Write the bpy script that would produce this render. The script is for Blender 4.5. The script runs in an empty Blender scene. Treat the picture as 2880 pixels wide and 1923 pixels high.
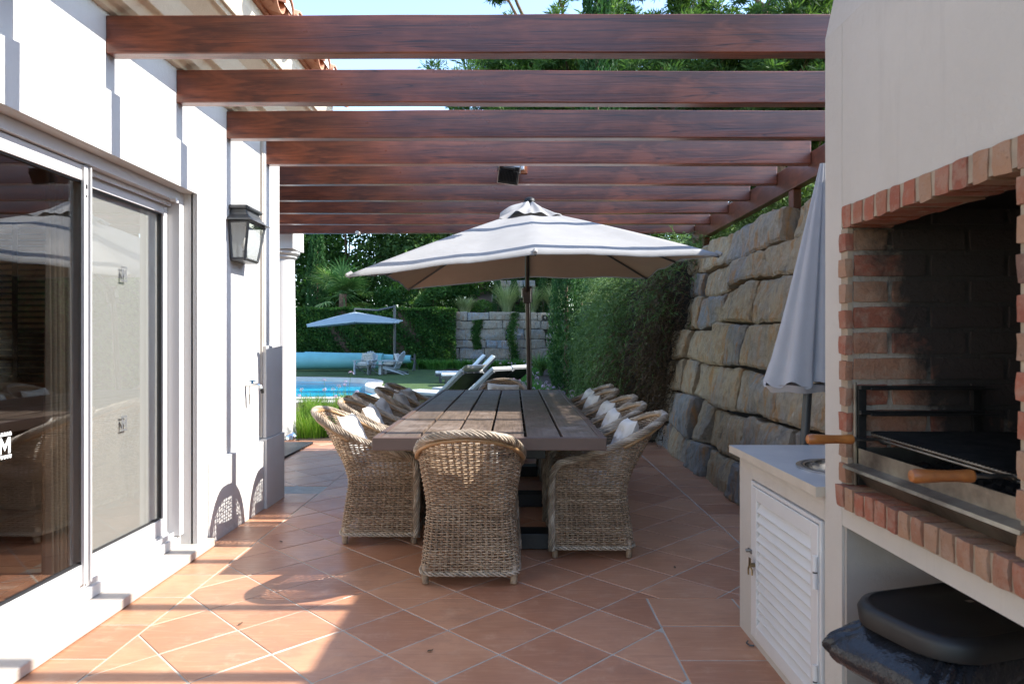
import bpy, bmesh, math, random
import numpy as np
from mathutils import Vector, Matrix, noise, Euler
R = math.radians
random.seed(7); rng = np.random.default_rng(11)
scene = bpy.context.scene
COL = scene.collection
PI = math.pi
# ------------------------------------------------------------------ helpers
class MB:
    """collects vertices, faces and a colour value per face"""
    def __init__(s): s.v=[]; s.f=[]; s.c=[]; s.m=[]
    def add(s, vs, fs, c=0.5, m=0):
        b=len(s.v); s.v.extend([tuple(p) for p in vs])
        for f in fs:
            s.f.append([i+b for i in f]); s.c.append(c); s.m.append(m)
    def quad(s,a,b,c_,d,c=0.5,m=0): s.add([a,b,c_,d],[[0,1,2,3]],c,m)
    def box(s,x0,x1,y0,y1,z0,z1,c=0.5,m=0,M=None):
        vs=[(x0,y0,z0),(x1,y0,z0),(x1,y1,z0),(x0,y1,z0),(x0,y0,z1),(x1,y0,z1),(x1,y1,z1),(x0,y1,z1)]
        if M is not None: vs=[M@Vector(p) for p in vs]
        s.add(vs,[[0,3,2,1],[4,5,6,7],[0,1,5,4],[1,2,6,5],[2,3,7,6],[3,0,4,7]],c,m)
    def tube(s,pts,r,n=8,c=0.5,cap=True,m=0,flat=1.0):
        pts=[Vector(p) for p in pts]; k=len(pts)
        rs=r if isinstance(r,(list,tuple)) else [r]*k
        up=Vector((0,0,1)); vs=[]; fr=None
        for i,p in enumerate(pts):
            t=(pts[min(i+1,k-1)]-pts[max(i-1,0)])
            if t.length<1e-9: t=Vector((0,0,1))
            t.normalize()
            if fr is None:
                a=up if abs(t.z)<.9 else Vector((1,0,0))
                x=t.cross(a).normalized()
            else:
                x=(fr-t*fr.dot(t)); x=x.normalized() if x.length>1e-6 else t.orthogonal().normalized()
            fr=x; y=t.cross(x)
            for j in range(n):
                a=2*PI*j/n; vs.append(p+(x*math.cos(a)+y*math.sin(a)*flat)*rs[i])
        fs=[]
        for i in range(k-1):
            for j in range(n):
                fs.append([i*n+j,i*n+(j+1)%n,(i+1)*n+(j+1)%n,(i+1)*n+j])
        if cap: fs.append(list(range(n))[::-1]); fs.append([(k-1)*n+j for j in range(n)])
        s.add(vs,fs,c,m)
    def lathe(s,prof,cx=0,cy=0,n=24,c=0.5,m=0,a0=0,a1=2*PI):
        full=abs(a1-a0-2*PI)<1e-6; k=n if full else n+1
        vs=[(cx+r*math.cos(a0+(a1-a0)*j/n),cy+r*math.sin(a0+(a1-a0)*j/n),z) for r,z in prof for j in range(k)]
        fs=[]
        for i in range(len(prof)-1):
            for j in range(n):
                j2=(j+1)%k if full else j+1
                fs.append([i*k+j,i*k+j2,(i+1)*k+j2,(i+1)*k+j])
        s.add(vs,fs,c,m)
    def prism(s,poly,axis,a,b,c=0.5,m=0):
        """poly in the two other axes (in xyz order), extruded a..b on axis"""
        def mk(p,t):
            if axis==0: return (t,p[0],p[1])
            if axis==1: return (p[0],t,p[1])
            return (p[0],p[1],t)
        n=len(poly); vs=[mk(p,a) for p in poly]+[mk(p,b) for p in poly]
        fs=[[i,(i+1)%n,(i+1)%n+n,i+n] for i in range(n)]+[list(range(n))[::-1],[n+i for i in range(n)]]
        s.add(vs,fs,c,m)
    def build(s,name,mat,parent=None,smooth=False,bevel=0,fixn=True,seg=2,sharp=40):
        me=bpy.data.meshes.new(name); me.from_pydata(s.v,[],s.f)
        at=me.attributes.new('tone','FLOAT','FACE'); at.data.foreach_set('value',np.array(s.c,dtype=np.float32))
        mats=mat if isinstance(mat,(list,tuple)) else [mat]
        for mm in mats: me.materials.append(mm)
        if len(mats)>1: me.polygons.foreach_set('material_index',np.array(s.m,dtype=np.int32))
        if fixn:
            bm=bmesh.new(); bm.from_mesh(me); bmesh.ops.recalc_face_normals(bm,faces=bm.faces); bm.to_mesh(me); bm.free()
        if smooth:
            me.polygons.foreach_set('use_smooth',np.ones(len(me.polygons),dtype=bool))
            if sharp: me.set_sharp_from_angle(angle=R(sharp))
        o=bpy.data.objects.new(name,me); COL.objects.link(o)
        if parent: o.parent=parent
        if bevel:
            b=o.modifiers.new('bevel','BEVEL'); b.width=bevel; b.segments=seg; b.limit_method='ANGLE'; b.angle_limit=R(40); b.harden_normals=False
        return o
def tag(o,label=None,cat=None,group=None,kind=None):
    if label: o['label']=label
    if cat: o['category']=cat
    if group: o['group']=group
    if kind: o['kind']=kind
    return o
def empty(name,loc=(0,0,0),rz=0,label=None,cat=None,group=None):
    o=bpy.data.objects.new(name,None); COL.objects.link(o); o.location=loc; o.rotation_euler=(0,0,rz)
    o.empty_display_size=.1
    return tag(o,label,cat,group)
def place_children(root):
    """children are modelled in world space: make them sit right under a moved root"""
    M=Matrix.Translation(root.location)@root.rotation_euler.to_matrix().to_4x4()
    for ch in root.children: ch.matrix_parent_inverse=M.inverted()
def copy_tree(o,parent=None):
    c=o.copy(); COL.objects.link(c)
    if parent: c.parent=parent
    for ch in o.children: copy_tree(ch,c)
    return c
def tone_mesh(name,V,F,tone,mat,parent=None,smooth=False,mi=None):
    """fast numpy mesh, quads: V (n,3), F (m,4)"""
    me=bpy.data.meshes.new(name)
    me.vertices.add(len(V)); me.vertices.foreach_set('co',np.asarray(V,dtype=np.float32).ravel())
    k=F.shape[1]; m=len(F)
    me.loops.add(m*k); me.loops.foreach_set('vertex_index',F.astype(np.int32).ravel())
    me.polygons.add(m); me.polygons.foreach_set('loop_start',np.arange(0,m*k,k,dtype=np.int32)); me.polygons.foreach_set('loop_total',np.full(m,k,dtype=np.int32))
    me.update(calc_edges=True)
    at=me.attributes.new('tone','FLOAT','FACE'); at.data.foreach_set('value',np.asarray(tone,dtype=np.float32))
    for mm in (mat if isinstance(mat,(list,tuple)) else [mat]): me.materials.append(mm)
    if mi is not None: me.polygons.foreach_set('material_index',np.asarray(mi,dtype=np.int32))
    if smooth: me.polygons.foreach_set('use_smooth',np.ones(m,dtype=bool))
    o=bpy.data.objects.new(name,me); COL.objects.link(o)
    if parent: o.parent=parent
    return o
def leaves(C,size,aspect=2.2,dirs=None,jit=1.0,droop=0.0):
    """diamond leaves at centres C -> V,F"""
    n=len(C); C=np.asarray(C)
    if dirs is None: d=rng.normal(size=(n,3))
    else: d=np.asarray(dirs)+rng.normal(size=(n,3))*jit
    d[:,2]-=droop
    d/=np.linalg.norm(d,axis=1)[:,None]+1e-9
    q=rng.normal(size=(n,3)); w=np.cross(d,q); w/=np.linalg.norm(w,axis=1)[:,None]+1e-9
    s=size*rng.uniform(.6,1.35,size=(n,1)); l=d*s*.5; ww=w*s*.5/aspect
    V=np.stack([C-l,C+ww+l*.05,C+l,C-ww+l*.05],axis=1).reshape(-1,3)
    F=np.arange(n*4).reshape(-1,4)
    return V,F
# ------------------------------------------------------------------ materials
def newmat(name):
    m=bpy.data.materials.new(name); m.use_nodes=True; nt=m.node_tree; nt.nodes.clear()
    out=nt.nodes.new('ShaderNodeOutputMaterial'); b=nt.nodes.new('ShaderNodeBsdfPrincipled')
    nt.links.new(b.outputs[0],out.inputs[0]); return m,nt,b,out
def N(nt,t,**k):
    n=nt.nodes.new('ShaderNode'+t)
    for a,v in k.items():
        if a.startswith('i_'):
            n.inputs[a[2:].replace('_',' ')].default_value=v
        else: setattr(n,a,v)
    return n
def L(nt,a,b): nt.links.new(a,b)
def coords(nt,scale=(1,1,1),rot=(0,0,0),kind='Object'):
    tc=N(nt,'TexCoord'); mp=N(nt,'Mapping'); mp.inputs['Scale'].default_value=scale; mp.inputs['Rotation'].default_value=rot
    L(nt,tc.outputs[kind],mp.inputs[0]); return mp.outputs[0]
def noise_n(nt,vec,scale=5,detail=6,rough=.6,dist=0):
    n=N(nt,'TexNoise'); n.inputs['Scale'].default_value=scale; n.inputs['Detail'].default_value=detail
    n.inputs['Roughness'].default_value=rough; n.inputs['Distortion'].default_value=dist
    L(nt,vec,n.inputs['Vector']); return n.outputs['Fac']
def ramp(nt,fac,stops):
    r=N(nt,'ValToRGB'); e=r.color_ramp.elements
    while len(e)<len(stops): e.new(.5)
    for i,(p,c) in enumerate(stops):
        e[i].position=p; e[i].color=(c[0],c[1],c[2],1) if not isinstance(c,(int,float)) else (c,c,c,1)
    L(nt,fac,r.inputs[0]); return r.outputs[0]
def mix(nt,fac,a,b,mode='MIX'):
    m=N(nt,'Mix',data_type='RGBA',blend_type=mode)
    for s,v in ((0,fac),(6,a),(7,b)):
        if hasattr(v,'links'): L(nt,v,m.inputs[s])
        elif s==0: m.inputs[0].default_value=v
        else: m.inputs[s].default_value=(v[0],v[1],v[2],1)
    return m.outputs[2]
def bump(nt,b,h,strength=.3,dist=.01):
    n=N(nt,'Bump'); n.inputs['Strength'].default_value=strength; n.inputs['Distance'].default_value=dist
    L(nt,h,n.inputs['Height']); L(nt,n.outputs[0],b.inputs['Normal']); return n
def tone(nt):
    a=N(nt,'Attribute',attribute_name='tone'); return a.outputs['Fac']
def simple(name,col,rough=.5,metal=0,var=.15,scale=8,bstr=.1,bscale=40,spec=.5,bdist=.005,col2=None):
    m,nt,b,o=newmat(name); v=coords(nt)
    n=noise_n(nt,v,scale)
    c2=col2 or tuple(x*(1-var*2) for x in col)
    c=mix(nt,ramp(nt,n,[(.3,0),(.7,1)]),c2,col)
    L(nt,c,b.inputs['Base Color']); b.inputs['Roughness'].default_value=rough; b.inputs['Metallic'].default_value=metal
    b.inputs['Specular IOR Level'].default_value=spec
    if bstr: bump(nt,b,noise_n(nt,v,bscale,4),bstr,bdist)
    return m
M={}
# plaster walls
def plaster(name,col,dirt=.12):
    m,nt,b,o=newmat(name); v=coords(nt)
    n1=noise_n(nt,v,1.3,5,.6); n2=noise_n(nt,coords(nt,(3,3,.5)),2.5,6,.65)
    c=mix(nt,ramp(nt,n1,[(.35,0),(.7,1)]),tuple(x*(1-dirt*.45) for x in col),col)
    n3=noise_n(nt,coords(nt,(6,6,.35)),3,5,.7); c=mix(nt,ramp(nt,n3,[(.56,0),(.75,.28)]),c,tuple(x*(1-dirt*1.2) for x in col))
    c=mix(nt,ramp(nt,n2,[(.55,0),(.8,.35)]),c,tuple(x*(1-dirt)*f for x,f in zip(col,(1,.97,.92))))
    L(nt,c,b.inputs['Base Color']); b.inputs['Roughness'].default_value=.85
    h=noise_n(nt,v,38,6,.75); bump(nt,b,h,.4,.008); return m
M['plaster']=plaster('white_plaster',(.60,.585,.565),.18)
M['plaster_bbq']=plaster('cream_plaster',(.54,.50,.45),.28)
M['plaster_grey']=plaster('grey_plaster',(.36,.33,.30))
M['limestone']=simple('pale_limestone',(.50,.46,.41),.6,var=.05,scale=4,bstr=.08,col2=(.42,.37,.32))
M['marble']=simple('grey_marble',(.50,.48,.46),.3,var=.06,scale=6,bstr=.02,col2=(.40,.39,.39))
M['marble_edge']=simple('marble_edge',(.56,.49,.40),.6,var=.1,scale=9,bstr=.1)
M['white_paint']=simple('white_paint',(.66,.65,.64),.35,var=.03,scale=6,bstr=.02)
M['frame_white']=simple('white_aluminium',(.57,.56,.555),.3,var=.02,scale=3,bstr=0)
M['rubber']=simple('black_rubber',(.02,.02,.022),.5,var=.1)
M['black_plastic']=simple('black_plastic',(.009,.009,.009),.5,var=.15,scale=30,bstr=.06,bscale=300)
M['bin_body']=simple('brown_plastic',(.03,.026,.024),.55,var=.1,scale=5,bstr=.05)
M['bag']=simple('black_bag_film',(.02,.021,.025),.16,var=.2,scale=9,bstr=.5,bscale=22,bdist=.02)
M['anthracite']=simple('anthracite_metal',(.075,.08,.085),.4,.2,var=.15,scale=6,bstr=.03)
M['lantern_metal']=simple('lantern_metal',(.10,.105,.11),.38,.35,var=.15,scale=12,bstr=.05)
M['bronze']=simple('dark_bronze_metal',(.09,.07,.06),.3,.6,var=.2,scale=5,bstr=.02)
M['chrome']=simple('chrome',(.75,.74,.72),.18,1,var=.1,scale=9,bstr=.05)
M['steel']=simple('brushed_steel',(.45,.44,.42),.32,1,var=.3,scale=12,bstr=.1,col2=(.2,.19,.18))
M['blackmetal']=simple('sooty_steel',(.022,.020,.018),.6,.4,var=.4,scale=20,bstr=.3,bscale=60)
M['tray']=simple('stained_steel',(.42,.38,.31),.33,.85,var=.3,scale=7,bstr=.25,bscale=18,col2=(.11,.09,.075))
M['dark_wood']=simple('dark_table_frame',(.022,.020,.020),.45,var=.2,scale=9,bstr=.1)
M['brass']=simple('old_brass',(.30,.22,.12),.4,.9,var=.2)
M['curtain']=simple('interior_curtain',(.30,.25,.20),.9,var=.1,scale=3,bstr=.1)
M['decal_grey']=simple('grey_decal_print',(.13,.135,.14),.6,var=.02,bstr=0)
M['sheer']=simple('grey_screen_cloth',(.46,.46,.45),.9,var=.04,scale=3,bstr=.1,bscale=300)
M['room']=simple('beige_room_paint',(.42,.33,.25),.9,var=.05)
M['blind']=simple('brown_blind_slat',(.05,.03,.02),.5,var=.1)
M['blind_light']=simple('cream_window_light',(.8,.66,.48),.9,var=.05)
M['decal']=simple('white_decal_print',(.75,.76,.76),.6,var=.02,bstr=0)
M['pump_grey']=simple('grey_blue_paint',(.42,.47,.52),.5,var=.08,scale=9,bstr=.1)
M['cushion_far']=simple('faded_white_cushion',(.62,.60,.57),.9,var=.15,scale=14,bstr=.5,bscale=14,bdist=.02)
M['pool_cover']=simple('turquoise_cover_sheet',(.17,.44,.47),.5,var=.1,scale=2,bstr=.1)
M['soil']=simple('dark_soil',(.10,.06,.04),.95,var=.4,scale=20,bstr=.6,bscale=30)
M['shell']=simple('beige_rubble',(.30,.27,.22),.9,var=.4,scale=20,bstr=1,bscale=25,bdist=.05)
M['blue_tap']=simple('blue_enamel',(.03,.16,.32),.3,var=.1)
M['orange_wood']=simple('orange_pine_board',(.42,.12,.03),.5,var=.2,scale=12)
M['handle_wood']=simple('varnished_handle_wood',(.42,.15,.035),.35,var=.25,scale=14,bstr=.15,bscale=30,col2=(.17,.05,.015))
M['coping']=simple('pale_coping_stone',(.62,.56,.49),.7,var=.1,scale=3,bstr=.15)
# glass
def glassmat(name,tint=(1,1,1),refl=.1,rough=.0):
    m,nt,b,o=newmat(name); nt.nodes.remove(b)
    t=N(nt,'BsdfTransparent'); t.inputs[0].default_value=(*tint,1)
    g=N(nt,'BsdfGlossy'); g.inputs['Roughness'].default_value=rough; g.inputs[0].default_value=(.95,.96,.97,1)
    lw=N(nt,'LayerWeight'); lw.inputs['Blend'].default_value=.5
    pw=N(nt,'Math',operation='POWER'); L(nt,lw.outputs['Facing'],pw.inputs[0]); pw.inputs[1].default_value=4.0
    v=coords(nt); bp=N(nt,'Bump'); bp.inputs['Strength'].default_value=.015; bp.inputs['Distance'].default_value=.01
    L(nt,noise_n(nt,v,2.0,1),bp.inputs['Height']); L(nt,bp.outputs[0],g.inputs['Normal'])
    mt=N(nt,'Math',operation='MULTIPLY_ADD'); L(nt,pw.outputs[0],mt.inputs[0]); mt.inputs[1].default_value=.85; mt.inputs[2].default_value=refl
    mt.use_clamp=True
    mx=N(nt,'MixShader'); L(nt,mt.outputs[0],mx.inputs[0]); L(nt,t.outputs[0],mx.inputs[1]); L(nt,g.outputs[0],mx.inputs[2])
    L(nt,mx.outputs[0],o.inputs[0]); return m
M['glass']=glassmat('window_glass',(.93,.93,.91),.13)
M['lamp_glass']=glassmat('lantern_glass',(.85,.88,.88),.12)
# pergola wood
def wood(name,dark,light,axis=0,rough=.42,str_=.25):
    m,nt,b,o=newmat(name)
    sc=[9,9,9]; sc[axis]=.55; v=coords(nt,tuple(sc))
    g=noise_n(nt,v,3.0,8,.62,1.2)
    sc2=[40,40,40]; sc2[axis]=1.2; g2=noise_n(nt,coords(nt,tuple(sc2)),3,4,.6)
    pat=noise_n(nt,coords(nt),1.6,4,.6)
    oi=N(nt,'ObjectInfo')
    c=mix(nt,ramp(nt,g,[(.3,0),(.72,1)]),dark,light)
    c=mix(nt,ramp(nt,g2,[(.45,0),(.75,.28)]),c,tuple(x*.5 for x in dark))
    pt2=noise_n(nt,coords(nt,(1.2,4,6)),1.3,5,.6,.8); c=mix(nt,ramp(nt,pat,[(.4,0),(.66,.7)]),c,tuple(x*.7 for x in dark)); c=mix(nt,ramp(nt,pt2,[(.5,0),(.66,.5)]),c,tuple(x*1.25 for x in light))
    # dark knots
    vo=N(nt,'TexVoronoi'); vo.inputs['Scale'].default_value=1.0; sk=[3.2,3.2,3.2]; sk[axis]=1.1
    L(nt,coords(nt,tuple(sk)),vo.inputs['Vector'])
    c=mix(nt,ramp(nt,vo.outputs['Distance'],[(.03,.75),(.11,0)]),c,(.015,.006,.004))
    sk2=[18,18,18]; sk2[axis]=.45; cr=noise_n(nt,coords(nt,tuple(sk2)),1.0,2,.4,.3)
    c=mix(nt,ramp(nt,cr,[(.492,0),(.5,.8),(.508,0)]),c,(.012,.005,.004)) if name=='red_stained_timber' else c
    hsv=N(nt,'HueSaturation'); mm=N(nt,'Math',operation='MULTIPLY_ADD'); L(nt,oi.outputs['Random'],mm.inputs[0]); mm.inputs[1].default_value=.5; mm.inputs[2].default_value=.75
    L(nt,mm.outputs[0],hsv.inputs['Value']); L(nt,c,hsv.inputs['Color'])
    L(nt,hsv.outputs[0],b.inputs['Base Color'])
    L(nt,ramp(nt,pat,[(.3,rough-.12),(.7,rough+.12)]),b.inputs['Roughness']); b.inputs['Coat Weight'].default_value=.35; b.inputs['Coat Roughness'].default_value=.22
    ad=N(nt,'Math',operation='ADD'); L(nt,g,ad.inputs[0]); L(nt,g2,ad.inputs[1])
    bump(nt,b,ad.outputs[0],str_,.006); return m
M['beam']=wood('red_stained_timber',(.080,.020,.010),(.29,.075,.030),0,.34,.3)
M['beam_y']=wood('red_stained_timber_long',(.10,.03,.016),(.22,.07,.034),1)
M['beam_z']=wood('red_stained_timber_post',(.10,.03,.016),(.22,.07,.034),2)
def plankmat():
    m,nt,b,o=newmat('weathered_brown_plank')
    v=coords(nt,(22,1.2,22)); g=noise_n(nt,v,3,8,.65,.8); pat=noise_n(nt,coords(nt),3.5,6,.7)
    c=mix(nt,ramp(nt,g,[(.3,0),(.7,1)]),(.085,.06,.045),(.235,.170,.128))
    c=mix(nt,ramp(nt,pat,[(.5,0),(.74,.65)]),c,(.36,.30,.26))
    c=mix(nt,ramp(nt,tone(nt),[(0,.35),(1,0)]),c,(.03,.02,.016))
    L(nt,c,b.inputs['Base Color'])
    L(nt,ramp(nt,pat,[(.3,.32),(.7,.6)]),b.inputs['Roughness'])
    bump(nt,b,g,.35,.004); return m
M['plank']=plankmat()
M['apron']=simple('brown_painted_edge',(.13,.085,.068),.5,var=.1,scale=4,bstr=.12,bscale=20)
# wicker
def wickermat(name,a,b_,c_):
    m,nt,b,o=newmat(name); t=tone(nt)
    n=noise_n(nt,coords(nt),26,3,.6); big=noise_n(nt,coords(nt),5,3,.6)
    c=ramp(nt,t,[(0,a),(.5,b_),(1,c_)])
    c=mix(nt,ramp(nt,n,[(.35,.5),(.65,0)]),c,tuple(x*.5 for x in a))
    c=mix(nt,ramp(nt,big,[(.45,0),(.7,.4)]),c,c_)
    L(nt,c,b.inputs['Base Color']); b.inputs['Roughness'].default_value=.48
    bump(nt,b,noise_n(nt,coords(nt),220,2,.5),.12,.002); return m
M['wicker']=wickermat('rattan_cane',(.20,.13,.078),(.38,.265,.17),(.55,.425,.30))
M['braid']=wickermat('greyed_rattan_braid',(.20,.145,.10),(.38,.30,.215),(.56,.47,.37))
M['core_cane']=simple('smooth_rattan_pole',(.42,.25,.12),.4,var=.15,scale=10,bstr=.05)
# fabric
def fabric(name,col,rough=.95,weave=600,transl=0,col2=None):
    m,nt,b,o=newmat(name); v=coords(nt); n=noise_n(nt,v,6,5,.6)
    c=mix(nt,ramp(nt,n,[(.35,0),(.7,1)]),col2 or tuple(x*.93 for x in col),col)
    L(nt,c,b.inputs['Base Color']); b.inputs['Roughness'].default_value=rough; b.inputs['Specular IOR Level'].default_value=.2
    ad=N(nt,'Math',operation='MULTIPLY_ADD'); L(nt,noise_n(nt,v,weave,2),ad.inputs[0]); ad.inputs[1].default_value=.15
    L(nt,noise_n(nt,v,16,4),ad.inputs[2])
    bp=bump(nt,b,ad.outputs[0],.3,.006)
    if transl:
        tr=N(nt,'BsdfTranslucent'); L(nt,c,tr.inputs[0]); mx=N(nt,'MixShader'); mx.inputs[0].default_value=transl
        L(nt,b.outputs[0],mx.inputs[1]); L(nt,tr.outputs[0],mx.inputs[2]); L(nt,mx.outputs[0],o.inputs[0])
    return m
M['pillow']=fabric('cream_pillow_linen',(.66,.62,.57))
M['underside_tint']=fabric('parasol_bounce_tint',(.52,.41,.33),weave=300)  # brown of light bounced off the terracotta, put into the underside colour
M['canopy']=fabric('ivory_parasol_cloth',(.37,.365,.36),transl=.10,weave=300,col2=(.34,.335,.33))
M['canopy_blue']=fabric('blue_grey_parasol_cloth',(.33,.40,.44),transl=.15,weave=200)
M['folded']=fabric('pale_grey_parasol_cloth',(.46,.46,.48),transl=.03,weave=300)
M['mattress']=fabric('light_mattress_cloth',(.60,.62,.62),weave=200)
M['greymat']=fabric('grey_mattress_cloth',(.42,.43,.43),weave=200)
# terracotta tiles
def tilemat():
    m,nt,b,o=newmat('terracotta_tile'); v=coords(nt)
    n=noise_n(nt,v,3.2,6,.62,.6); st=noise_n(nt,coords(nt,(3,24,1),(0,0,R(37))),2,5,.6); st2=noise_n(nt,coords(nt,(3,24,1),(0,0,R(-20))),1.6,5,.6)
    c=mix(nt,ramp(nt,tone(nt),[(0,0),(1,1)]),(.38,.155,.078),(.60,.305,.172))
    c=mix(nt,ramp(nt,n,[(.35,.5),(.65,0)]),c,(.36,.155,.085))
    c=mix(nt,ramp(nt,st,[(.5,0),(.72,.5)]),c,(.60,.34,.21))
    c=mix(nt,ramp(nt,st2,[(.52,0),(.8,.5)]),c,(.30,.125,.07))
    big=noise_n(nt,v,.9,4,.6); c=mix(nt,ramp(nt,big,[(.4,0),(.7,.3)]),c,(.45,.24,.165))
    speck=noise_n(nt,v,60,3,.7); c=mix(nt,ramp(nt,speck,[(.68,0),(.76,.6)]),c,(.12,.06,.04))
    dirt=noise_n(nt,v,2.1,7,.75,.3); c=mix(nt,ramp(nt,dirt,[(.52,0),(.66,.42)]),c,(.25,.125,.085)); dirt2=noise_n(nt,v,7.5,6,.7); c=mix(nt,ramp(nt,dirt2,[(.56,0),(.70,.35)]),c,(.62,.40,.27))
    L(nt,c,b.inputs['Base Color']); L(nt,ramp(nt,n,[(.3,.30),(.7,.48)]),b.inputs['Roughness'])
    ad=N(nt,'Math',operation='ADD'); L(nt,st,ad.inputs[0]); L(nt,noise_n(nt,v,14,4),ad.inputs[1])
    bump(nt,b,ad.outputs[0],.10,.006); return m
M['tile']=tilemat()
M['grout']=simple('grey_grout',(.50,.45,.38),.95,var=.15,scale=12,bstr=.3,bscale=90)
M['roof_tile']=simple('clay_roof_tile',(.42,.17,.09),.8,var=.2,scale=9,bstr=.3,bscale=30,col2=(.50,.27,.17))
M['roof_mortar']=simple('white_roof_mortar',(.7,.66,.6),.9,var=.15,scale=12,bstr=.3)
M['eave']=plaster('cream_eave_plaster',(.68,.60,.47))
# bricks
def brickmat(name,soot):
    m,nt,b,o=newmat(name); v=coords(nt); t=tone(nt)
    c=ramp(nt,t,[(0,(.22,.07,.042)),(.3,(.31,.10,.058)),(.6,(.27,.125,.075)),(.85,(.33,.19,.115)),(1,(.14,.075,.055))])
    n=noise_n(nt,v,22,6,.7); c=mix(nt,ramp(nt,n,[(.40,.5),(.55,0)]),c,(.32,.22,.16))
    n2=noise_n(nt,v,60,4,.7); c=mix(nt,ramp(nt,n2,[(.6,0),(.7,.5)]),c,(.10,.05,.035))
    if soot:
        sep=N(nt,'SeparateXYZ'); L(nt,coords(nt),sep.inputs[0])
        ms=N(nt,'MapRange'); L(nt,sep.outputs[0],ms.inputs[0]); ms.inputs[1].default_value=1.06; ms.inputs[2].default_value=1.34; ms.inputs[3].default_value=-.20; ms.inputs[4].default_value=.55
        mz=N(nt,'MapRange'); L(nt,sep.outputs[2],mz.inputs[0]); mz.inputs[1].default_value=1.0; mz.inputs[2].default_value=1.65; mz.inputs[3].default_value=-.35; mz.inputs[4].default_value=.18
        a1=N(nt,'Math',operation='ADD'); L(nt,ms.outputs[0],a1.inputs[0]); L(nt,mz.outputs[0],a1.inputs[1])
        a2=N(nt,'Math',operation='ADD'); L(nt,a1.outputs[0],a2.inputs[0]); L(nt,noise_n(nt,v,8,5,.7,.5),a2.inputs[1])
        c=mix(nt,ramp(nt,a2.outputs[0],[(.36,0),(.74,.97)]),c,(.022,.018,.016))
    L(nt,c,b.inputs['Base Color']); b.inputs['Roughness'].default_value=.9
    ad=N(nt,'Math',operation='ADD'); L(nt,n,ad.inputs[0]); L(nt,n2,ad.inputs[1]); bump(nt,b,ad.outputs[0],.6,.008); return m
M['brick']=brickmat('old_red_brick',False); M['brick_soot']=brickmat('sooty_red_brick',True)
M['mortar']=simple('sandy_mortar',(.38,.30,.22),.95,var=.15,scale=20,bstr=.6,bscale=60)
def mortsoot():
    m=brickmat('sooty_mortar',True); nt=m.node_tree
    for n in nt.nodes:
        if n.type=='VALTORGB' and len(n.color_ramp.elements)==5:
            for e in n.color_ramp.elements: e.color=(.36,.31,.26,1)
    return m
M['mortar_soot']=mortsoot()
# rocks
def rockmat(name,cool,warm,rust,bs=.7):
    m,nt,b,o=newmat(name); v=coords(nt); t=tone(nt)
    n1=noise_n(nt,v,1.6,6,.62,.5); n2=noise_n(nt,coords(nt,(5,5,1.0)),2.2,6,.65,.4); n3=noise_n(nt,v,16,7,.72)
    a=N(nt,'Math',operation='MULTIPLY_ADD'); L(nt,t,a.inputs[0]); a.inputs[1].default_value=.55; L(nt,n1,a.inputs[2])
    c=mix(nt,ramp(nt,a.outputs[0],[(.53,0),(.78,1)]),cool,warm)
    c=mix(nt,ramp(nt,n2,[(.51,0),(.64,.85)]),c,rust)
    c=mix(nt,ramp(nt,n2,[(.30,.7),(.43,0)]),c,tuple(x*.5 for x in cool))
    c=mix(nt,ramp(nt,n3,[(.34,.6),(.52,0)]),c,tuple(x*.5 for x in warm))
    c=mix(nt,ramp(nt,n3,[(.6,0),(.74,.6)]),c,(.52,.47,.40))
    n4=noise_n(nt,coords(nt,(11,11,1.6)),1.9,5,.7,.3); n5=noise_n(nt,v,1.1,3,.5); pm=N(nt,'Math',operation='MULTIPLY'); L(nt,ramp(nt,n4,[(.60,0),(.70,1)]),pm.inputs[0]); L(nt,ramp(nt,n5,[(.42,0),(.6,.8)]),pm.inputs[1]); c=mix(nt,pm.outputs[0],c,(.62,.58,.52))
    L(nt,c,b.inputs['Base Color']); b.inputs['Roughness'].default_value=.92
    vo=N(nt,'TexVoronoi',feature='DISTANCE_TO_EDGE'); vo.inputs['Scale'].default_value=2.6; L(nt,coords(nt,(1,1,.7)),vo.inputs['Vector'])
    cr=ramp(nt,vo.outputs['Distance'],[(0,.0),(.05,1)])
    ad=N(nt,'Math',operation='MULTIPLY_ADD'); L(nt,cr,ad.inputs[0]); ad.inputs[1].default_value=.25
    ad2=N(nt,'Math',operation='ADD'); L(nt,n3,ad2.inputs[0]); L(nt,n2,ad2.inputs[1]); L(nt,ad2.outputs[0],ad.inputs[2])
    bump(nt,b,ad.outputs[0],bs,.035); return m
M['rock']=rockmat('quarried_rock',(.25,.245,.24),(.42,.325,.21),(.43,.22,.08),1.0)
M['rock_far']=rockmat('grey_quarried_rock',(.21,.24,.27),(.27,.235,.19),(.24,.15,.09))
M['rock_gap']=simple('dark_crevice',(.035,.028,.02),.95,var=.3,scale=10,bstr=.4)
# foliage
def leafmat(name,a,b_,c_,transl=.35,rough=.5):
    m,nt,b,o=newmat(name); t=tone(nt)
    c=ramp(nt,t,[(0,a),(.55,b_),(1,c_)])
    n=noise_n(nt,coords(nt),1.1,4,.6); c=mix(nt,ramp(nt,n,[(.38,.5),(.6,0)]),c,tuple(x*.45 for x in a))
    L(nt,c,b.inputs['Base Color']); b.inputs['Roughness'].default_value=rough; b.inputs['Specular IOR Level'].default_value=.125
    tr=N(nt,'BsdfTranslucent'); L(nt,mix(nt,1.0,c,(1.3,1.5,.6),'MULTIPLY'),tr.inputs[0]); mx=N(nt,'MixShader'); mx.inputs[0].default_value=transl
    L(nt,b.outputs[0],mx.inputs[1]); L(nt,tr.outputs[0],mx.inputs[2]); L(nt,mx.outputs[0],o.inputs[0]); return m
M['hedge']=leafmat('hedge_leaf',(.022,.068,.018),(.05,.125,.028),(.17,.28,.05))
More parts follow.
